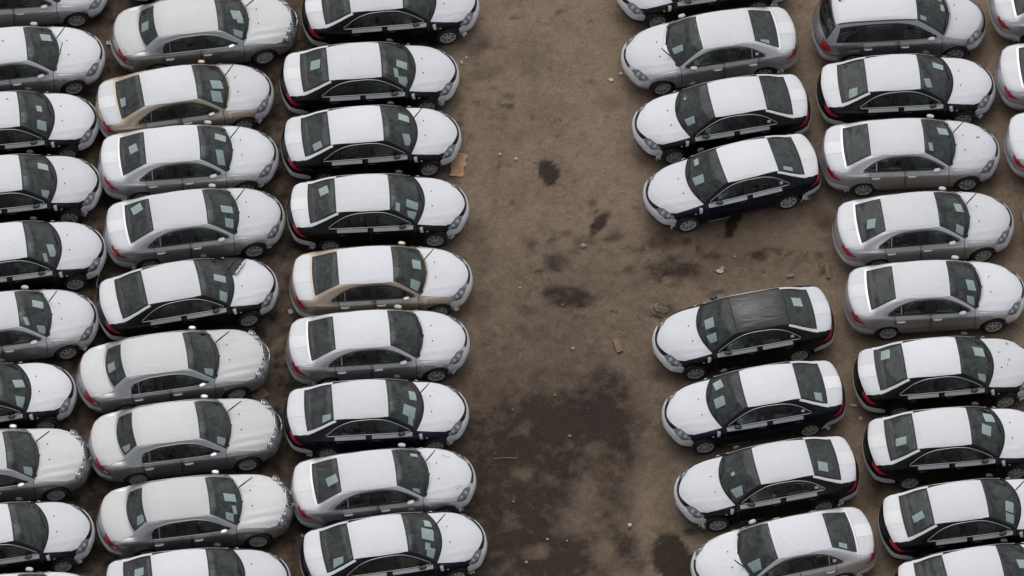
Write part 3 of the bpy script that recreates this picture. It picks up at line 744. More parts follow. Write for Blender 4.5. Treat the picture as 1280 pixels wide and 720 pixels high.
def make_wagon():
    sp = WAGON; b = Body(sp); car = Car(b)
    base = lambda y: (1.24 - .20 * (abs(y) / .70) ** 2, y)
    topf = lambda y: (.345 - .02 * (y / .53) ** 2, y)
    g, f = b.patch('windscreen', 'top', (arc(base, -.725, .725, 15), line(base(.725), topf(.545)), arc(topf, -.545, .545), line(base(-.725), topf(-.545))), 'glass_screen', off=.004, n=(36, 26), ring=(.035, .965, .11, .95), hole=True)
    car.add('windscreen', g, subs=[('windscreen_frame', f)])
    rb = lambda y: (-2.185 + .10 * (y / .62) ** 2, y); rt = lambda y: (-1.885 + .05 * (y / .55) ** 2, y)
    g, f = b.patch('rear_window', 'top', (arc(rb, -.66, .66, 13), line(rb(.66), rt(.56)), arc(rt, -.56, .56), line(rb(-.66), rt(-.56))), 'glass_screen', off=.004, n=(30, 16), ring=(.05, .95, .08, .92), hole=True)
    car.add('rear_window', g, subs=[('rear_window_frame', f)])
    belt = lambda x: 1.035 + (.80 - x) * .018
    top = pchip([(.86, 1.06), (.70, 1.165), (.50, 1.285), (.28, 1.40), (.05, 1.47), (-.3, 1.51), (-.9, 1.52), (-1.4, 1.505), (-1.72, 1.47)])
    def win(xa, xb, lean=0.0):
        T = arc(lambda x: (x, top(x)), xa, xb + lean, 13); B = [(xa, belt(xa)), (xb, belt(xb))]
        return (B, [B[1], ((B[1][0] * .4 + T[-1][0] * .6), B[1][1] * .5 + T[-1][1] * .5), T[-1]], T, [B[0], T[0]])
    doors(car, b, .98, -.19, -1.16, .32, belt, win(.84, -.13), win(-.26, -1.10), films=True, handle_z=.86)
    for s, mode in ((1, 'L'), (-1, 'R')):
        g, f = b.patch('quarter_window', mode, win(-1.20, -1.84, .12), 'glass_side', off=.004, n=(16, 12), ring=(.07, .92, .10, .90), hole=True)
        car.add('quarter_window', g, subs=[('window_frame', f)])
        for xa, xb in ((-.13, -.26), (-1.10, -1.20)):
            car.add('door_pillar', b.patch('door_pillar', mode, ([(xa, belt(xa)), (xb, belt(xb))], [(xb, belt(xb)), (xb, top(xb))], [(xa, top(xa)), (xb, top(xb))], [(xa, belt(xa)), (xa, top(xa))]), 'black_trim', off=.005, n=(4, 10)))
        pts = [b.hit('top', x, s * .535, .008) for x in np.linspace(.30, -1.76, 30)]
        car.add('roof_seam', mk('roof_seam', *tube(pts, .014, 5), 'black_trim'))
        car.add('side_indicator', b.patch('side_indicator', mode, rect_curves(1.10, 1.16, .80, .83), 'amber', off=.012, n=(3, 3)))
        car.add('bumper_film', b.patch('bumper_film', mode, rect_curves(-1.75, -2.02, .70, .79), 'film_sheer', off=.012, n=(6, 3)))
        car.add('wing_film', b.patch('wing_film', mode, rect_curves(-1.22, -1.50, .78, .86), 'film_sheer', off=.012, n=(6, 3)))
        hl = sided(([(2.06, .42), (2.00, .58), (1.88, .71)], [(1.88, .71), (1.76, .77), (1.62, .79)], [(1.88, .49), (1.74, .66), (1.62, .79)], [(2.06, .42), (1.97, .44), (1.88, .49)]), s)
        h = b.patch('headlight', 'top', hl, 'lamp_dark', off=.010, n=(14, 10)); subs = []
        for (x, y, r) in ((1.91, .58, .065), (1.78, .69, .055)):
            subs.append(('reflector', lens(b, x, s * y, r)))
        car.add('headlight', h, subs=subs)
        cyl = ('cyl', -1.5)
        tl = ([(140, .74), (118, .74)], [(118, .74), (122, .98)], [(140, 1.0), (122, .98)], [(140, .74), (140, 1.0)])
        tl = tuple([((a if s > 0 else 360 - a), z) for a, z in c] for c in tl)
        car.add('taillight', b.patch('taillight', cyl, tl, 'lamp_red', off=.012, n=(10, 8)))
    hr = lambda y: (1.29 - .215 * (abs(y) / .70) ** 2, y); hf = lambda y: (2.12 - .34 * (abs(y) / .62) ** 1.8, y)
    cur = (arc(hr, -.74, .74, 13), [hr(.74), (1.45, .745), (1.62, .72), hf(.66)], arc(hf, -.66, .66, 15), [hr(-.74), (1.45, -.745), (1.62, -.72), hf(-.66)])
    car.add('bonnet_film', b.patch('bonnet_film', 'top', cur, 'film_white', off=.008, n=(30, 22)))
    rf = lambda y: (.335 - .02 * (y / .53) ** 2, y); rr = lambda y: (-1.86 + .05 * (y / .55) ** 2, y)
    car.add('roof_film', b.patch('roof_film', 'top', (arc(rr, -.52, .52), [rr(.52), (-.5, .52), (0, .52), rf(.52)], arc(rf, -.52, .52), [rr(-.52), (-.5, -.52), (0, -.52), rf(-.52)]), 'film_white', off=.009, n=(22, 36)))
    cy = ('cyl', 1.2)
    lo = [(-60, .38), (-35, .44), (0, .46), (35, .44), (60, .38)]; hi = [(-60, .62), (-30, .62), (0, .62), (30, .62), (60, .62)]
    car.add('front_bumper_film', b.patch('front_bumper_film', cy, (lo, [lo[-1], hi[-1]], hi, [lo[0], hi[0]]), 'film_white', off=.010, n=(48, 6)))
    car.add('grille', b.patch('grille', cy, rect_curves(-27, 27, .64, .72), 'black_trim', off=.012, n=(20, 4)))
    cz = ('cyl', -1.5)
    lo = [(108, .38), (135, .42), (180, .44), (225, .42), (252, .38)]; hi = [(108, .58), (135, .66), (180, .68), (225, .66), (252, .58)]
    car.add('rear_bumper_film', b.patch('rear_bumper_film', cz, (lo, [lo[-1], hi[-1]], hi, [lo[0], hi[0]]), 'film_white', off=.012, n=(56, 6)))
    p = b.hit('top', -1.66, .18, .01)
    car.add('aerial', mk('aerial', *tube([p, p + Vector((-.02, 0, .05)), p + Vector((.12, .02, .10))], [.035, .02, .008], 7), 'black_trim'))
    for y in (.27, -.20):
        p = b.hit('top', 1.42, y, .012); car.add('washer_nozzle', ellipsoid(p, (.016, .022, .012), 'black_trim', 'washer_nozzle', nu=8, nv=5))
    wb = lambda y: b.hit('top', base(y)[0] + .01, y, .02)
    car.wiper_flat = [mk('wiper', *tube([wb(.55), b.hit('top', base(.3)[0] - .07, .25, .03), b.hit('top', base(0)[0] - .06, -.08, .03)], .013, 5), 'black_trim'),
                      mk('wiper', *tube([wb(-.05), b.hit('top', base(-.3)[0] - .07, -.3, .03), b.hit('top', base(-.6)[0] - .05, -.62, .03)], .013, 5), 'black_trim')]
    car.wiper_up = None
    make_interior(car, sp, .84, 1.03, -1.0, (-1.75, .5, .95), 1.5)
    common(car, sp, b, 7, (.68, .885, 1.11), None)
    car.body_mesh = b.finish([(sp['wb'], sp['wz']), (-sp['wb'], sp['wz'])], sp['arch'])
    return car

# ------------------------------------------------------------------ ground
def axis(lo, hi, step, far):
    a = list(np.arange(lo, hi + 1e-6, step)); d = step; l_, r_ = lo, hi
    left, right = [], []
    while r_ < far:
        d *= 1.5; r_ += d; l_ -= d; right.append(r_); left.append(l_)
    return left[::-1] + a + right
GX, GY = axis(-17.5, 17.5, .11, 900.0), axis(-12.0, 13.0, .11, 900.0)
STAINS = [  # photo x, y, half-widths in pixels, turn, strength, softness, raggedness
 (686, 216, 13, 15, 20, 1.0, .12, .55), (680, 207, 7, 8, 0, 1.0, .15, .4), (749, 279, 8, 19, -32, .85, .12, .35), (741, 253, 5, 5, 0, .5, .3, .5),
 (694, 328, 15, 14, 0, .75, .5, .9), (733, 301, 18, 8, 0, .5, .5, .8), (770, 290, 14, 10, 0, .3, .6, .8), (712, 372, 34, 14, -14, .85, .4, .9), (660, 388, 16, 8, 0, .6, .5, .9),
 (650, 430, 28, 20, 0, .35, .7, 1.0), (705, 432, 30, 24, 10, .45, .6, 1.0), (755, 475, 34, 22, -20, .8, .4, .9), (740, 440, 22, 16, 0, .4, .6, .9),
 (690, 530, 80, 42, -6, 1.0, .4, .8), (645, 565, 55, 60, 0, .95, .45, .9), (748, 530, 58, 65, 0, 1.0, .4, .8), (770, 575, 45, 30, 0, .75, .4, .8),
 (680, 600, 75, 55, 0, .95, .35, .7), (650, 660, 70, 60, 0, .95, .35, .7), (690, 700, 80, 40, 0, .95, .35, .7), (775, 683, 24, 18, 10, .85, .3, .8), (620, 620, 30, 60, 0, .5, .6, .9),
 (756, 646, 10, 9, 0, .7, .35, .6), (800, 705, 12, 14, 0, .6, .4, .8),
 (690, 440, 130, 120, 0, .42, .9, .5), (720, 365, 130, 60, 0, .36, .9, .7), (900, 325, 120, 36, 0, .34, .9, .8), (645, 620, 115, 160, 0, .88, .85, .5), (700, 580, 120, 130, 0, .80, .62, .6), (765, 610, 50, 60, 0, .62, .7, .8), (720, 690, 90, 40, 0, .8, .6, .8),
 (640, 400, 10, 60, 14, .30, .9, .9), (742, 410, 12, 70, -9, .30, .9, .9), (622, 200, 14, 120, 0, .16, .9, .9), (836, 688, 22, 20, 0, 1.0, .10, .35), (848, 706, 34, 16, 0, 1.0, .10, .3), (895, 705, 50, 14, 0, .9, .2, .4), (862, 665, 7, 5, 0, .7, .3, .6),
 (919, 268, 8, 10, 20, 1.0, .15, .4), (915, 280, 7, 10, -10, 1.0, .15, .4), (912, 292, 8, 6, -20, 1.0, .15, .4), (850, 337, 40, 11, -8, .8, .4, 1.1), (890, 320, 14, 6, 0, .75, .35, .9), (948, 320, 14, 7, -24, .75, .3, .8), (826, 302, 18, 12, 0, .65, .5, 1.0), (838, 325, 16, 6, -30, .7, .4, 1.0),
 (960, 312, 9, 5, 0, .6, .3, .7), (1032, 278, 16, 12, -20, .55, .4, .8), (1035, 300, 9, 5, 0, .4, .4, .8), (880, 345, 30, 10, 0, .4, .6, 1.0), (800, 350, 26, 14, 0, .4, .7, 1.1), (755, 345, 22, 10, 0, .35, .7, 1.0),
 (600, 320, 16, 40, 0, .4, .7, 1.0), (605, 380, 22, 22, 0, .5, .6, 1.0), (600, 500, 20, 30, 0, .6, .6, 1.0), (610, 90, 24, 10, 15, .4, .6, 1.0), (600, 60, 10, 18, -30, .4, .5, .8),
 (1085, 480, 18, 30, 0, .4, .6, .9), (1093, 620, 14, 20, 0, .5, .5, .9), (1015, 600, 40, 20, 0, .3, .7, 1.0), (820, 470, 14, 10, 0, .5, .5, .9), (690, 300, 6, 4, 0, .6, .3, .8), (668, 304, 4, 3, 0, .7, .3, .8), (700, 14, 7, 3, 30, .7, .3, .8), (760, 130, 18, 10, 0, .3, .6, 1.0),
]
CLEAR = [(735, 612, 20, 22, 0, .5, .7, .9), (724, 650, 22, 14, 0, .45, .7, .9), (655, 590, 14, 12, 0, .5, .6, .8), (745, 560, 16, 10, 0, .4, .6, .9), (670, 690, 16, 9, 0, .5, .5, .8), (655, 535, 12, 9, 0, .35, .6, .8), (808, 635, 16, 44, 0, .6, .7, .8), (640, 650, 10, 12, 0, .35, .7, .9), (755, 690, 14, 16, 0, .6, .5, .8), (690, 600, 12, 8, 0, .3, .6, .9)]
def blobs(lst):
    out = []
    for (px, py, rx, ry, a, st, sf, rag) in lst:
        g = ground_at(px, py); out.append((g.x, g.y, rx / 48.3, ry / 40.0, R(a), st, sf, rag))
    return out
rs = random.Random(12)
for _ in range(46): STAINS.append((rs.uniform(592, 800), rs.uniform(0, 470), rs.uniform(2, 7), rs.uniform(2, 6), rs.uniform(0, 180), rs.uniform(.25, .7), .35, .9))
for _ in range(22): STAINS.append((rs.uniform(800, 1040), rs.uniform(296, 356), rs.uniform(3, 9), rs.uniform(2, 6), rs.uniform(0, 180), rs.uniform(.3, .7), .35, .9))
for _ in range(26): STAINS.append((rs.uniform(592, 820), rs.uniform(60, 520), rs.uniform(14, 34), rs.uniform(9, 22), rs.uniform(0, 180), rs.uniform(.10, .26), .8, 1.1))
for _ in range(44): STAINS.append((rs.uniform(645, 900), rs.uniform(292, 400), rs.uniform(4, 17), rs.uniform(2, 7), rs.uniform(-25, 25), rs.uniform(.3, .75), .5, 1.2))
SB, CB = blobs(STAINS), blobs(CLEAR)
def ground_mesh():
    nx, ny = len(GX), len(GY)
    X, Y = np.meshgrid(np.array(GX), np.array(GY), indexing='ij')
    Z = np.zeros_like(X); N1 = np.zeros_like(X); N2 = np.zeros_like(X)
    for i in range(nx):
        for j in range(ny):
            x, y = GX[i], GY[j]
            if abs(x) < 18.5 and -13 < y < 14:
                N1[i, j] = noise.fractal((x * 1.1, y * 1.1, 3.1), 1.0, 2.0, 4); N2[i, j] = noise.fractal((x * 4.3, y * 4.3, 7.7), .9, 2.1, 4)
    Z = -.012 + N1 * .008 + N2 * .005
    S = np.zeros_like(X)
    def field(bl):
        (bx, by, rx, ry, a, st, sf, rag) = bl
        dx, dy = X - bx, Y - by
        u, v = (dx * math.cos(a) + dy * math.sin(a)) / rx, (-dx * math.sin(a) + dy * math.cos(a)) / ry
        big = min(rx, ry)
        w = rag * (.35 * N1 * min(1, big / .4) + .38 * N2)
        sf = min(.9, sf * 1.35) if big < .55 else max(.78, sf)
        if big >= .55: w = w * .65
        t = np.clip((1 + sf - (np.sqrt(u * u + v * v) + w)) / (2 * sf), 0, 1)
        return st * t * t * (3 - 2 * t)
    for bl in SB: S = np.maximum(S, field(bl))
    for bl in CB: S = S * (1 - field(bl))
    # trodden muddy soil plus painted shade of the packed rows, ragged edge towards lane
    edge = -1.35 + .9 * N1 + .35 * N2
    mud_shade = np.clip((edge - X) / 1.1, 0, 1) * (.60 + .35 * N2 + .25 * N1)
    S = np.maximum(S, np.clip(mud_shade, 0, .85))
    S = np.clip(S + .10 * np.clip(N1 - .15, 0, 1) * 2, 0, 1)
    V = np.stack([X, Y, Z], -1).reshape(-1, 3)
    F = [(i * ny + j, (i + 1) * ny + j, (i + 1) * ny + j + 1, i * ny + j + 1) for i in range(nx - 1) for j in range(ny - 1)]
    me = bpy.data.meshes.new('ground'); me.from_pydata(V.tolist(), [], F)
    at = me.attributes.new('damp_shade', 'FLOAT', 'POINT'); at.data.foreach_set('value', S.reshape(-1).astype(np.float32))  # wet stains, plus the shade between the packed rows painted in
    me.polygons.foreach_set('use_smooth', [True] * len(me.polygons)); me.update()
    return me
def ground_material():
    m, n, l, p = nmat('dirt')
    f1, _ = noise_fac(n, l, .55, 6, .35, .65, rnd=False)
    f2, _ = noise_fac(n, l, 5.0, 8, .35, .68, rnd=False, rough=.7)
    f3, t3 = noise_fac(n, l, 34.0, 5, .25, .75, rnd=False, rough=.75)
    f4, _ = noise_fac(n, l, 19.0, 2, .66, .70, rnd=False)
    f5, _ = noise_fac(n, l, 11.0, 5, .58, .72, rnd=False, rough=.7)
    c = mixrgb(n, l, f1, (.170, .123, .086), (.224, .163, .115))
    c = mixrgb(n, l, f2, c, (.262, .195, .142))
    mu = n.new('ShaderNodeMapRange'); mu.inputs[3].default_value = .56; mu.inputs[4].default_value = 1.44; l.new(f3, mu.inputs[0])
    c = mixrgb(n, l, 1.0, c, mu.outputs[0], 'MULTIPLY')
    m4 = n.new('ShaderNodeMath'); m4.operation = 'MULTIPLY'; m4.inputs[1].default_value = .55; l.new(f4, m4.inputs[0])
    c = mixrgb(n, l, m4.outputs[0], c, (.33, .285, .225))
    m5 = n.new('ShaderNodeMath'); m5.operation = 'MULTIPLY'; m5.inputs[1].default_value = .45; l.new(f5, m5.inputs[0])
    c = mixrgb(n, l, m5.outputs[0], c, (.085, .062, .045))
    f6, _ = noise_fac(n, l, 1.7, 7, .50, .72, rnd=False, rough=.65, dist=.6, to1=.48)
    c = mixrgb(n, l, f6, c, (.095, .075, .056))
    f7, _ = noise_fac(n, l, 60.0, 2, .68, .74, rnd=False, to1=.6)
    c = mixrgb(n, l, f7, c, (.40, .35, .28))
    at = n.new('ShaderNodeAttribute'); at.attribute_name = 'damp_shade'
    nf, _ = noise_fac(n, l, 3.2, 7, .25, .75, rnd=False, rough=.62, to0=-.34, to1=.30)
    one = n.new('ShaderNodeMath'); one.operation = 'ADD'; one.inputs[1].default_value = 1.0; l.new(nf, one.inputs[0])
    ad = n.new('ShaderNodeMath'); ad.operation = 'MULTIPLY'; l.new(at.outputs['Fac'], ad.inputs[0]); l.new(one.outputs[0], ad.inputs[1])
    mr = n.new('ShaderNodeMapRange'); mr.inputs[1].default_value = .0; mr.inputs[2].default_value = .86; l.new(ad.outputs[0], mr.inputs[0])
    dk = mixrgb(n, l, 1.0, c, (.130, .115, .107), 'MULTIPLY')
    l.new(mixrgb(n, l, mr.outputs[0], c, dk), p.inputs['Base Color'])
    rr = n.new('ShaderNodeMapRange'); rr.inputs[3].default_value = .95; rr.inputs[4].default_value = .72; l.new(mr.outputs[0], rr.inputs[0]); l.new(rr.outputs[0], p.inputs['Roughness'])
    p.inputs['Specular IOR Level'].default_value = .25
    hh = n.new('ShaderNodeMath'); hh.operation = 'ADD'; l.new(f3, hh.inputs[0]); l.new(f2, hh.inputs[1])
    bump(n, l, p, hh.outputs[0], .55, .03)
    return m
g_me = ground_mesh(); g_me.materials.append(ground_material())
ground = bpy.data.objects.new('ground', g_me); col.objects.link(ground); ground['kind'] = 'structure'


# ------------------------------------------------------------------ the parked cars
KIND = {'S': make_sedan(), 'O': make_saloon(), 'W': make_wagon()}
F_, R_ = 'F', 'R'
ROWS = {'A': 'cars in the row whose noses point at the tails of the grey saloons', 'B': 'cars in the middle row with the grey saloons',
        'C': 'cars in the row nosing onto the bare dirt lane beside the grey saloons', 'D': 'cars in the slanted row across the bare lane',
        'E': 'cars in the row with the station wagon', 'F': 'cars in the row ahead of the station wagon'}
CARS = [
 ('A0', 'S', -12.985, 9.081, 5.5, 'silver', '', 'silver sedan with wipers down, beside the silver one with both wipers raised'),
 ('A1', 'S', -13.019, 6.784, 8.5, 'silver', 'w2', 'silver sedan with both wipers raised off its windscreen'),
 ('A2', 'S', -13.103, 4.676, 7.3, 'black', '', 'black sedan next to the silver one with both wipers raised'),
 ('A3', 'S', -12.964, 2.655, 8.0, 'black', '', 'middle one of three black sedans pointing at the tails of silver sedans'),
 ('A4', 'S', -12.763, .535, 9.5, 'black', 'c', 'black sedan with a curled strip of bumper film hanging below its headlight'),
 ('A5', 'S', -12.888, -1.613, 9.9, 'silver', 'w', 'silver sedan with one raised wiper parked between two black sedans, tail of black sedan ahead'),
 ('A6', 'S', -13.370, -3.875, 11.5, 'black', '', 'black sedan with papers in its windscreen between a silver sedan and a grey saloon'),
 ('A7', 'O', -13.048, -5.883, 8.8, 'grey', 'w', 'grey round-lamped saloon standing between two black sedans'),
 ('A8', 'S', -12.766, -8.042, 10.2, 'black', '', 'black sedan with nothing in its windscreen beside a grey round-lamped saloon'),
 ('A9', 'S', -12.457, -10.097, 8.0, 'silver', '', 'silver sedan beside the black sedan with nothing in its windscreen'),
 ('B9', 'S', -8.05, 10.02, 7.0, 'black', '', 'black sedan on the far side of the saloon that stands next to the beige sedan'),
 ('B0', 'O', -8.061, 7.785, 8.5, 'grey', 'w', 'grey round-lamped saloon parked next to a beige sedan'),
 ('B1', 'S', -8.532, 5.537, 10.5, 'beige', 'w', 'beige sedan with raised wiper beside a grey round-lamped saloon'),
 ('B2', 'S', -8.380, 3.610, 6.2, 'silver', 'w', 'silver sedan with raised wiper between a beige sedan and another silver one'),
 ('B3', 'S', -8.164, 1.571, 9.5, 'silver', 'w', 'silver sedan next to the black one with torn bonnet film'),
 ('B4', 'S', -8.285, -.662, 12.3, 'black', 'wt', 'black sedan with white bonnet film torn open at one corner'),
 ('B5', 'O', -8.572, -2.891, 9.9, 'grey', 'w', 'grey round-lamped saloon next to the black sedan with torn bonnet film'),
 ('B6', 'O', -8.221, -4.981, 9.0, 'grey', 'w', 'grey round-lamped saloon parked between two identical grey saloons'),
 ('B7', 'O', -7.896, -7.252, 8.4, 'grey', 'w', 'grey round-lamped saloon with three papers in its windscreen beside a black sedan'),
 ('B8', 'S', -7.807, -9.375, 6.5, 'black', '', 'black sedan with clear windscreen and a rear window label beside the grey saloon with papers'),
 ('C0', 'S', -3.153, 8.498, 6.5, 'black', '', 'black sedan fourth along from the beige one in the row nosing onto the lane'),
 ('C1', 'S', -3.678, 6.267, 5.2, 'black', '', 'black sedan third along from the beige one in the row nosing onto the lane'),
 ('C2', 'S', -3.612, 4.227, 6.2, 'black', 'w', 'black sedan with raised wiper, its nose over an orange board on the lane'),
 ('C3', 'S', -3.411, 2.046, 3.8, 'black', '', 'black sedan right beside the beige one in the row nosing onto the lane'),
 ('C4', 'S', -3.308, -.202, 4.5, 'beige', 'w', 'beige sedan with raised wiper nosing onto the bare dirt lane'),
 ('C5', 'S', -3.373, -2.184, 5.3, 'silver', '', 'silver sedan with empty windscreen between a beige and a navy sedan'),
 ('C6', 'S', -3.387, -4.320, 4.5, 'navy', 'w', 'navy sedan with raised wiper between two silver sedans on the lane edge'),
 ('C7', 'S', -3.191, -6.417, 8.0, 'silver', 'ws', 'silver sedan with scuffed bonnet film between two navy sedans'),
 ('C8', 'S', -2.902, -8.350, 10.2, 'navy', 'w', 'navy sedan with four papers in its windscreen beside the scuffed silver sedan'),
 ('D0', 'S', 5.031, 9.393, 190.0, 'black', '', 'black sedan on the far side of the silver one in the slanted row'),
 ('D1', 'S', 5.156, 7.217, 190.0, 'silver', 'w', 'silver sedan with raised wiper between two black sedans in the slanted row'),
 ('D2', 'S', 5.419, 5.022, 190.8, 'black', '', 'black sedan between silver and navy ones, slanted row, two from the empty bay'),
 ('D3', 'S', 5.656, 2.955, 195.6, 'navy', '', 'navy sedan beside the empty bay with a wet stain by its sill'),
 ('D4', 'S', 5.865, -1.729, 191.6, 'black', 'g', 'black sedan with a bare dark roof panel beside the empty bay'),
 ('D5', 'S', 6.082, -3.987, 191.0, 'navy', '', 'navy sedan next to the black one with the bare dark roof'),
 ('D6', 'S', 6.362, -6.299, 191.6, 'black', '', 'black sedan two along from the dark-roofed one, film flap under its bumper'),
 ('D7', 'S', 6.743, -8.491, 193.0, 'silver', 'wd', 'silver sedan with a large wet stain at its nose in the slanted row'),
 ('E0', 'W', 10.303, 7.989, 4.4, 'wagon', '', 'silver station wagon with three side windows and white film on its roof'),
 ('E1', 'S', 10.430, 5.883, 4.4, 'black', '', 'black sedan parked beside the silver station wagon'),
 ('E2', 'S', 10.463, 3.827, 3.7, 'silver', 'wm', 'silver sedan with a grey smudge on its bonnet film and raised wiper'),
 ('E3', 'S', 10.740, 1.499, 6.6, 'silver', 'w', 'silver sedan with raised wiper parked between two silver sedans'),
 ('E4', 'S', 10.955, -.648, 4.4, 'silver', '', 'silver sedan with wipers down between a silver and a black sedan'),
 ('E5', 'S', 11.134, -3.026, 6.6, 'black', 'm', 'black sedan with dark specks on its bonnet film next to a silver sedan'),
 ('E6', 'S', 11.325, -5.159, 6.2, 'black', '', 'black sedan with wipers down between two black sedans, one with a raised wiper'),
 ('E7', 'S', 11.644, -7.337, 9.2, 'black', 'w', 'black sedan with raised wiper between two black sedans'),
 ('E8', 'S', 11.958, -9.276, 10.5, 'black', '', 'black sedan beside the black one with a raised wiper, single paper in its windscreen'),
 ('F0', 'S', 15.082, 8.709, 4.5, 'silver', '', 'silver sedan with its tail towards the nose of the station wagon'),
 ('F1', 'S', 15.169, 6.425, 4.0, 'silver', '', 'silver sedan with its tail towards the black sedan beside the station wagon'),
 ('F2', 'S', 15.302, 4.232, 4.5, 'silver', '', 'silver sedan with its tail towards the smudged bonnet of another silver sedan'),
 ('F3', 'S', 15.70, 2.05, 4.5, 'black', '', 'black sedan with its tail towards a silver sedan with raised wiper'),
]
PAPERS = {
 'E2':[(F_,0.8,0.3,0.28,0.22),(F_,0.42,-0.31,0.11,0.24)],
 'C3':[(F_,0.82,-0.25,0.3,0.23),(F_,0.81,-0.57,0.24,0.26),(F_,0.44,-0.42,0.11,0.24),(R_,-1.46,0.26,0.23,0.26)],
 'D3':[(F_,0.88,0.08,0.28,0.24),(F_,0.77,-0.48,0.11,0.22),(R_,-1.45,0.45,0.24,0.13)],
 'D4':[(F_,0.83,-0.05,0.22,0.29),(F_,0.88,0.38,0.28,0.23),(R_,-1.51,-0.18,0.25,0.27)],
 'C4':[(F_,0.87,0.13,0.22,0.28),(F_,0.79,-0.52,0.24,0.32)],
 'C6':[(F_,0.77,-0.27,0.3,0.32),(F_,0.89,0.23,0.18,0.28),(F_,0.79,-0.53,0.12,0.25),(R_,-1.35,-0.42,0.21,0.21)],
 'C7':[(F_,0.8,0.5,0.18,0.1),(F_,0.72,-0.59,0.17,0.13),(R_,-1.37,-0.09,0.27,0.25)],
 'C8':[(F_,0.81,0.01,0.3,0.34),(F_,0.87,0.36,0.18,0.2),(F_,0.82,-0.51,0.24,0.28),(F_,0.75,-0.35,0.12,0.21),(R_,-1.54,-0.44,0.25,0.25)],
 'C1':[(F_,0.79,-0.03,0.28,0.23),(F_,0.79,-0.53,0.24,0.26),(F_,0.62,-0.33,0.11,0.26),(R_,-1.49,0.11,0.25,0.28)],
 'C2':[(F_,0.83,0.31,0.28,0.23),(F_,0.85,-0.38,0.19,0.32),(R_,-1.51,-0.42,0.22,0.23)],
 'D1':[(F_,0.86,0.24,0.28,0.19),(R_,-1.45,0.47,0.24,0.11)],
 'D2':[(F_,0.87,0.34,0.27,0.21),(F_,0.84,-0.4,0.06,0.07)],
 'D5':[(F_,0.85,0.09,0.25,0.28),(F_,0.78,-0.43,0.21,0.28),(R_,-1.66,0.44,0.2,0.28)],
 'D6':[(F_,0.85,0.47,0.34,0.25),(F_,0.81,-0.05,0.09,0.11),(R_,-1.46,0.25,0.25,0.28)],
 'D7':[(F_,0.83,0.45,0.34,0.28),(R_,-1.48,0.43,0.21,0.14)],
 'E1':[(F_,0.79,0.33,0.28,0.19),(F_,0.45,-0.32,0.17,0.26),(R_,-1.54,-0.4,0.22,0.26)],
 'E3':[(F_,0.85,0.17,0.21,0.26),(F_,0.78,-0.51,0.2,0.26),(R_,-1.5,-0.15,0.21,0.27)],
 'E4':[(F_,0.83,-0.08,0.22,0.31),(F_,0.78,-0.54,0.19,0.26)],
 'E5':[(F_,0.81,0.22,0.28,0.28),(F_,0.78,-0.56,0.2,0.22),(R_,-1.59,0.38,0.22,0.27)],
 'E6':[(F_,0.81,0.37,0.27,0.27),(F_,0.68,-0.05,0.24,0.32),(R_,-1.53,-0.16,0.26,0.22)],
 'E7':[(F_,0.84,-0.17,0.21,0.31),(F_,0.79,-0.49,0.21,0.24),(R_,-1.51,-0.16,0.27,0.21)],
 'E8':[(F_,0.8,0.06,0.21,0.26)],
 'A1':[(F_,0.8,0.31,0.27,0.23)],
 'A2':[(F_,0.77,0.11,0.14,0.19),(F_,0.79,-0.4,0.23,0.27)],
 'A3':[(F_,0.83,0.3,0.26,0.21),(F_,0.82,-0.55,0.21,0.21)],
 'A4':[(F_,0.88,-0.24,0.19,0.35),(F_,0.69,-0.48,0.1,0.23)],
 'A5':[(F_,0.79,0.22,0.27,0.23),(F_,0.79,-0.56,0.2,0.26),(F_,0.43,-0.37,0.11,0.23)],
 'A6':[(F_,0.86,0.03,0.27,0.23),(F_,0.83,-0.5,0.24,0.29)],
 'A7':[(F_,0.79,-0.56,0.21,0.26)],
 'B0':[(F_,0.81,0.03,0.27,0.28),(F_,0.88,-0.15,0.17,0.14),(F_,0.78,-0.58,0.24,0.26),(R_,-1.64,-0.0,0.18,0.26)],
 'B1':[(F_,0.81,-0.01,0.3,0.26),(F_,0.75,-0.39,0.27,0.31),(R_,-1.73,-0.12,0.19,0.26)],
 'B2':[(F_,0.77,-0.35,0.19,0.43),(R_,-1.48,0.09,0.21,0.26),(F_,0.82,0.29,0.28,0.21)],
 'B3':[(F_,0.8,-0.01,0.3,0.21),(F_,0.81,-0.42,0.21,0.26),(R_,-1.51,0.34,0.27,0.26)],
 'B4':[(F_,0.81,0.03,0.3,0.21),(F_,0.8,-0.52,0.19,0.31)],
 'B5':[(F_,0.79,-0.58,0.22,0.23),(R_,-1.67,-0.02,0.19,0.26)],
 'B6':[(F_,0.8,-0.57,0.2,0.26),(R_,-1.62,-0.45,0.19,0.21)],
 'B7':[(F_,0.82,0.02,0.29,0.23),(F_,0.75,-0.54,0.19,0.23),(F_,0.9,-0.32,0.1,0.23),(R_,-1.49,-0.37,0.18,0.23)],
 'B8':[(R_,-1.49,0.17,0.23,0.23)],
 'E0':[(F_,0.99,0.36,0.28,0.1),(F_,1.1,0.08,0.14,0.22),(F_,0.5,-0.44,0.16,0.13)],
}


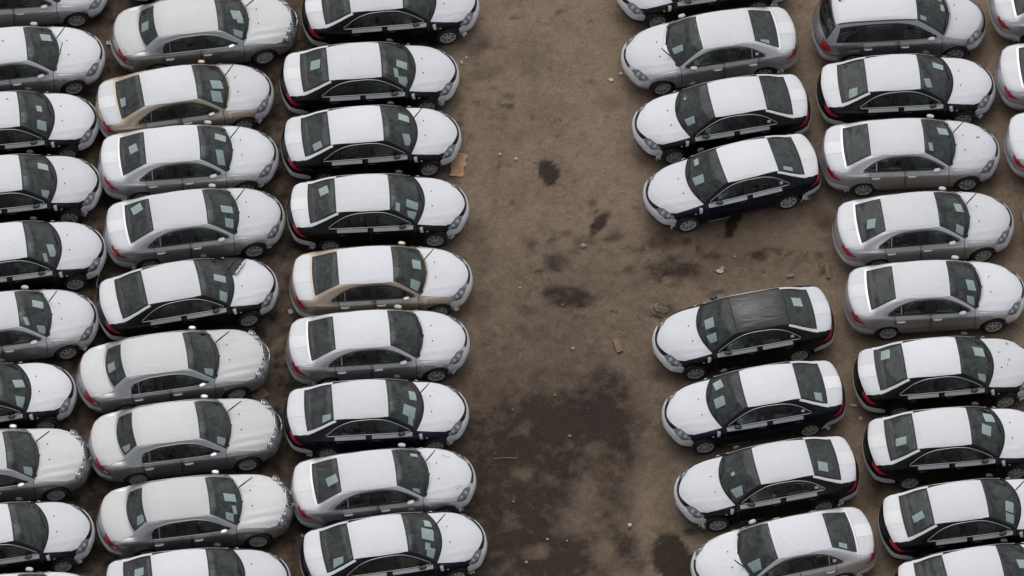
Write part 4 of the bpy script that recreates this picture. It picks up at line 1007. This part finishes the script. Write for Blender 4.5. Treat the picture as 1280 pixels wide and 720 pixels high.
PAINTED = {'door', 'side_moulding', 'door_handle'}
PALE = {'silver', 'beige', 'grey', 'wagon'}
FLAPS = [flap(k) for k in range(5)]
def put(name, mesh, parent, mat=None, loc=(0, 0, 0), rot=(0, 0, 0)):
    o = bpy.data.objects.new(name, mesh); col.objects.link(o)
    o.parent = parent; o.location = loc; o.rotation_euler = rot
    if mat:
        o.material_slots[0].link = 'OBJECT'; o.material_slots[0].material = MATS[mat]
    return o
def paper(b, x, y, w, h, rg):
    a = rg.uniform(-.22, .22); V = []; uv = []
    for (i, j) in ((-1, -1), (0, -1), (1, -1), (-1, 1), (0, 1), (1, 1)):
        dx, dy = i * w / 2, j * h / 2
        V.append(b.hit('top', x + dx * math.cos(a) - dy * math.sin(a), y + dx * math.sin(a) + dy * math.cos(a), -.014)); uv.append(((i + 1) / 2, (j + 1) / 2))
    return mk('paper_sheet', V, [(0, 1, 4, 3), (1, 2, 5, 4)], 'paper', uvs=uv)

for ci, (cid, kind, x, y, h, colour, flags, label) in enumerate(CARS):
    K = KIND[kind]; rg = random.Random(100 + ci)
    name = {'S': 'sedan', 'O': 'saloon_car', 'W': 'station_wagon'}[kind]
    root = bpy.data.objects.new(name, None); col.objects.link(root)
    root.location = (x, y, 0); root.rotation_euler = (0, 0, R(h)); root.empty_display_size = .5
    root['label'] = label; root['category'] = 'car'; root['group'] = ROWS[cid[0]]
    pm = 'paint_' + colour; steer = rg.choice((0, 0, 2, -3, 5, -6, 8))
    put('body', K.body_mesh, root, pm)
    for (nm, me, loc, rot, subs, lb) in K.parts:
        mt = None
        if nm in PAINTED: mt = pm
        if nm == 'wing_mirror': mt = {'black': 'black_trim', 'navy': 'black_trim', 'silver': 'film_sheer', 'wagon': 'film_sheer', 'grey': 'paint_silver', 'beige': 'paint_beige'}[colour]
        if nm == 'window_trim' and colour in PALE and kind == 'S': mt = 'black_trim'
        if nm in ('fender_film', 'pillar_film') and colour in PALE: mt = 'film_sheer' if nm == 'fender_film' else 'film_sheer'
        if nm == 'pillar_film' and colour in PALE: continue
        if nm == 'bonnet_film' and 't' in flags: me = K.torn
        if nm == 'roof_film' and 'g' in flags: nm, me, mt = 'roof_panel', K.darkroof, None
        if nm == 'wheel' and loc[0] > 0: rot = (rot[0], rot[1], rot[2] + R(steer))
        o = put(nm, me, root, mt, loc, rot)
        for (sn, sm) in subs:
            smt = pm if sn in PAINTED else None
            if sn == 'door_handle' and colour in PALE: smt = 'film_white'
            if sn == 'film_strip' and colour in PALE: smt = 'film_sheer'
            put(sn, sm, o, smt)
    if 'w' in flags and K.wiper_up: put('wiper', K.wiper_up, root); put('wiper', K.wiper_up2 if '2' in flags else K.wiper_flat[1], root)
    else:
        for w_ in K.wiper_flat: put('wiper', w_, root)
    for (k, px, py, w_, h_) in PAPERS.get(cid, []):
        put('paper_sheet', paper(K.body, px, py, w_, h_, rg), root)
    def mark(x0, y0, r, sd, stretch=1.0):
        q = random.Random(sd); n = 10; a0 = q.uniform(0, 3)
        V = [K.body.hit('top', x0, y0, .0125)]
        for k in range(n):
            t = 2 * math.pi * k / n; rr_ = r * q.uniform(.5, 1.25)
            dx, dy = rr_ * stretch * math.cos(t), rr_ * math.sin(t)
            V.append(K.body.hit('top', x0 + dx * math.cos(a0) - dy * math.sin(a0), y0 + dx * math.sin(a0) + dy * math.cos(a0), .0115))
        put('film_mark', mk('film_mark', V, [(0, 1 + k, 1 + (k + 1) % n) for k in range(n)], 'smudge'), root)
    if cid == 'E2': mark(1.72, .22, .055, 1); mark(1.86, .06, .02, 2)
    if cid == 'E5': mark(1.56, .02, .04, 3); mark(1.50, -.12, .022, 4); mark(1.60, .55, .03, 5, 2)
    if 's' in flags:
        for sd, (mx_, my_) in enumerate([(1.55, .50), (1.66, .46), (1.82, -.42), (1.74, -.47)]): mark(mx_, my_, .014, 20 + sd, 4.0)
    if cid in ('A1', 'A2'): mark(-.35 if cid == 'A1' else -.05, .30 - .2 * (cid == 'A1'), .04, 30)
    if cid[0] == 'D':
        put('window_sticker', K.sticker, root); put('sill_film', K.sill, root)
    if 't' in flags:
        V = []
        for k in range(9):
            y0 = .16 + .055 * k; x0 = 1.19 + .46 * (y0 - .12) / .6
            for j, (dx, dz) in enumerate(((.02, .0), (-.015, .035), (.0, .075), (.035, .085), (.055, .06))):
                w_ = .6 + .7 * abs(math.sin(k * 1.7 + 1)); q = K.body.hit('top', x0 + dx * w_, y0, .010); V.append(q + Vector((0, .01 * math.sin(k * 2.3), dz * w_)))
        put('peeled_film', mk('peeled_film', V, [(5 * k + j, 5 * k + 5 + j, 5 * k + 6 + j, 5 * k + j + 1) for k in range(8) for j in range(4)], 'film_white'), root)
    if 'c' in flags:
        pts = [Vector(v) for v in ((2.02, -.66, .56), (2.0, -.78, .46), (1.93, -.88, .36), (1.90, -.93, .24), (1.93, -.94, .14), (1.99, -.93, .12), (2.0, -.92, .20))]
        V = [p + Vector((0, 0, d)) + Vector((d * .4, 0, 0)) for p in pts for d in (-.035, .035)]
        put('film_ribbon', mk('film_ribbon', V, [(2 * k, 2 * k + 2, 2 * k + 3, 2 * k + 1) for k in range(len(pts) - 1)], 'film_white'), root)
    if kind == 'S':
        for (fx, fz) in ((1.76, .42), (-1.80, .42)):
            for s in (1, -1):
                if rg.random() < .45 or (cid == 'D6' and fx > 0 and s > 0):
                    p = K.body.hit('L' if s > 0 else 'R', fx, fz, .02)
                    put('film_flap', FLAPS[rg.randrange(5)], root, None, p, (0, rg.uniform(-.4, .4), rg.uniform(-.5, .5)))

# ------------------------------------------------------------------ small things lying on the ground
def thing(name, mesh, loc, label, cat, rz=0.0, group=None):
    o = bpy.data.objects.new(name, mesh); col.objects.link(o); o.location = loc; o.rotation_euler = (0, 0, rz)
    o['label'] = label; o['category'] = cat
    if group: o['group'] = group
    return o
def board(w, l_, t, mat, seed, ragged=.0, bend=.0):
    rg = random.Random(seed); n = 10; V, F = [], []
    for i in range(n + 1):
        u = i / n - .5
        a, b = (rg.uniform(-ragged, ragged) for _ in range(2)); e = ragged * .6
        for (s, k) in ((-1, a), (1, b)):
            for z in (0, t): V.append((s * w / 2 + k, u * l_ + (rg.uniform(-e, e) if i in (0, n) else 0), z + bend * math.cos(u * 3) + .002))
    for i in range(n):
        q = i * 4
        F += [(q + 1, q + 3, q + 7, q + 5), (q, q + 4, q + 6, q + 2), (q, q + 1, q + 5, q + 4), (q + 2, q + 6, q + 7, q + 3)]
    F += [(0, 2, 3, 1), (n * 4, n * 4 + 1, n * 4 + 3, n * 4 + 2)]
    return mk('board', V, F, mat, smooth=False)
def lump(r, mat, seed, flat=.6, name='stone'):
    bm = bmesh.new(); bmesh.ops.create_icosphere(bm, subdivisions=2, radius=r)
    for v in bm.verts:
        k = 1 + .55 * noise.noise(v.co * (1.6 / r) + Vector((seed * 3.1, seed, 0)))
        v.co = Vector((v.co.x * k * 1.2, v.co.y * k, v.co.z * k * flat + r * flat * .55))
    return from_bm(name, bm, mat, False)
def scrap(w, l_, mat, seed, name='film_scrap'):
    rg = random.Random(seed); V, F = [], []; n = 4
    for i in range(n + 1):
        for j in range(n + 1):
            V.append(((i / n - .5) * w + rg.uniform(-1, 1) * w * .12, (j / n - .5) * l_ + rg.uniform(-1, 1) * l_ * .12, rg.uniform(.004, .22 * min(w, l_) + .01)))
    for i in range(n):
        for j in range(n):
            if (i, j) not in ((0, 0), (3, 3)) or rg.random() < .4: F.append((i * 5 + j, i * 5 + 5 + j, i * 5 + 6 + j, i * 5 + j + 1))
    return mk(name, V, F, mat, smooth=False)
thing('fibreboard_sheet', board(.36, .74, .022, 'cardboard', 4, .035), ground_at(573, 206), 'ragged orange brown board lying by the front wheel of a black sedan', 'board', R(-8))
thing('wooden_plank', board(.15, .40, .05, 'plank', 8, .006), ground_at(772, 433), 'short brown plank lying on the bare dirt lane by a dark patch', 'plank', R(18))
thing('wooden_plank', board(.11, .46, .04, 'plank', 9, .004), ground_at(1034.5, 339), 'narrow brown plank lying in the empty bay of the slanted row', 'plank', R(2))
thing('concrete_slab', board(.20, .10, .03, 'slab_grey', 10, .01), ground_at(987, 345), 'small grey flat slab lying on the dirt of the empty bay', 'slab', R(10))
thing('fibreboard_sheet', board(.30, .42, .02, 'plank', 14, .03), ground_at(325, 494), 'brown board lying by the front wheel of a grey saloon', 'board', R(-50))
# dry weed clump by the nose of the dark-roofed sedan
def weed(r, n, seed):
    rg = random.Random(seed); V, F = [], []
    for k in range(n):
        a, d = rg.uniform(0, 6.28), r * math.sqrt(rg.random()); c = Vector((d * math.cos(a) * 1.25, d * math.sin(a), rg.uniform(0, .11) * (1.1 - d / r)))
        t, l_, w = rg.uniform(0, 6.28), rg.uniform(.03, .08), rg.uniform(.006, .018)
        u = Vector((math.cos(t), math.sin(t), rg.uniform(-.3, .9))).normalized() * l_; v = Vector((-math.sin(t), math.cos(t), rg.uniform(-.4, .4))) * w
        b = len(V); V += [c - v, c + u * .5 - v * 1.2 + Vector((0, 0, .01)), c + u, c + u * .5 + v * 1.2, c + v]; F.append((b, b + 1, b + 2, b + 3, b + 4))
    return mk('weed_clump', V, F, 'weed', smooth=False)
thing('weed_clump', weed(.20, 420, 5), ground_at(822, 388), 'dry brown weed clump on the dirt at the nose of the dark-roofed sedan', 'weed')
thing('drink_can', ellipsoid((0, 0, .045), (.05, .05, .05), 'litter', 'drink_can', squash=.6), ground_at(787, 658), 'small pale round can on the dirt near a black sedan bumper', 'can')
for i, (px, py, r) in enumerate([(625, 193, .055), (645, 199, .06), (668, 202, .03), (684, 674, .04), (709, 676, .03), (642, 627, .03), (712, 545, .05), (694, 494, .04), (716, 436, .06), (650, 360, .035), (779, 411, .035), (703, 381, .03), (903, 336, .07), (918, 321, .045), (658, 703, .05), (778, 240, .03), (641, 512, .03), (650, 435, .03)]):
    pale = i in (0, 1, 2, 3, 4, 5, 9, 15)
    thing('stone', lump(r * .75, 'stone_pale' if pale else 'stone', i + 1), ground_at(px, py), 'small pale stone lying loose on the dirt lane' if pale else 'small dull brown stone lying loose on the dirt', 'stone', group='loose pale stones' if pale else 'loose brown stones')
thing('stone', lump(.065, 'stone', 40, .7), ground_at(729, 308), 'grey lump of stone beside a dark soft patch on the lane', 'stone')
for i, (px, py, w, l_, lb) in enumerate([
    (577, 78, .10, .06, 'wider of two white film scraps on the dirt ahead of a black sedan'), (583, 72, .07, .05, 'smaller of two white film scraps on the dirt ahead of a black sedan'),
    (776, 92, .09, .09, 'small film scrap right at the front bumper of the silver sedan in the slanted row'), (764, 100, .12, .10, 'film scrap on the lane just ahead of the silver sedan in the slanted row'),
    (137, 54, .16, .13, 'pale film scrap behind the tail of the saloon next to the beige sedan'), (363, 390, .16, .13, 'crumpled film scrap at the tail of the beige sedan on the lane edge'),
    (900, 339, .16, .13, 'crumpled film scrap among stones in the empty bay'), (1068, 507, .18, .06, 'long thin film scrap on the dirt behind a navy sedan'),
    (1076, 523, .10, .09, 'small film scrap on the dirt beside a long thin one'), (1010, 247, .16, .13, 'crumpled film scrap under the rear bumper of the navy sedan by the empty bay'),
    (378, 670, .10, .08, 'small film scrap between the tail of a navy sedan and a grey saloon'), (1116, 690, .12, .05, 'thin film scrap on the dirt under the tail of a black sedan')]):
    thing('film_scrap', scrap(w, l_, 'litter', 50 + i), ground_at(px, py), lb, 'scrap', random.uniform(0, 6), 'scraps of film on the ground')
def twig_mesh(pts, rad, mat): return mk('twig', *tube(pts, rad, 5), mat)
thing('straw_stalk', twig_mesh([(-.30, 0, .012), (0, .01, .018), (.30, -.01, .012)], .007, 'straw'), ground_at(632, 573), 'long pale straw stalk lying on the dark wet dirt', 'straw', R(2))
rg = random.Random(31)
for i, (px, py, l_) in enumerate([(798, 397, .14), (805, 533, .16), (812, 528, .10), (985, 318, .22), (1008, 318, .16), (1024, 330, .14), (765, 389, .10), (771, 389, .10), (955, 340, .12), (700, 150, .10), (780, 675, .14), (784, 670, .10)]):
    pts = [(l_ * (k / 4 - .5), rg.uniform(-.02, .02), .012 + .01 * rg.random()) for k in range(5)]
    thing('twig', twig_mesh(pts, .009, 'twig'), ground_at(px, py), 'thin dark twig lying on the dirt', 'twig', rg.uniform(0, 3.1), 'twigs on the dirt')
# loose grit nobody could count
def grit(n):
    rg = random.Random(77); V, F = [], []
    for k in range(n):
        x, y = rg.uniform(-15, 16), rg.uniform(-10.5, 11)
        if rg.random() < .55: x = rg.uniform(-1.5, 9.5)
        if -1.5 < x < 3.6 and y < -2.6 and rg.random() < .6: continue
        r = .006 + .020 * rg.random() ** 4; b = len(V)
        for (dx, dy, dz) in ((1, 0, .2), (0, 1, .2), (-1, 0, .2), (0, -1, .2), (0, 0, .9), (0, 0, -.9)):
            V.append((x + dx * r * rg.uniform(.7, 1.3), y + dy * r * rg.uniform(.7, 1.3), max(0, dz * r) - .006))
        F += [(b, b + 1, b + 4), (b + 1, b + 2, b + 4), (b + 2, b + 3, b + 4), (b + 3, b, b + 4)]
    return mk('grit', V, F, 'pebble', smooth=False)
gr = bpy.data.objects.new('loose_grit', grit(9000)); col.objects.link(gr); gr['kind'] = 'stuff'; gr['label'] = 'loose brown grit scattered over the dirt'; gr['category'] = 'gravel'
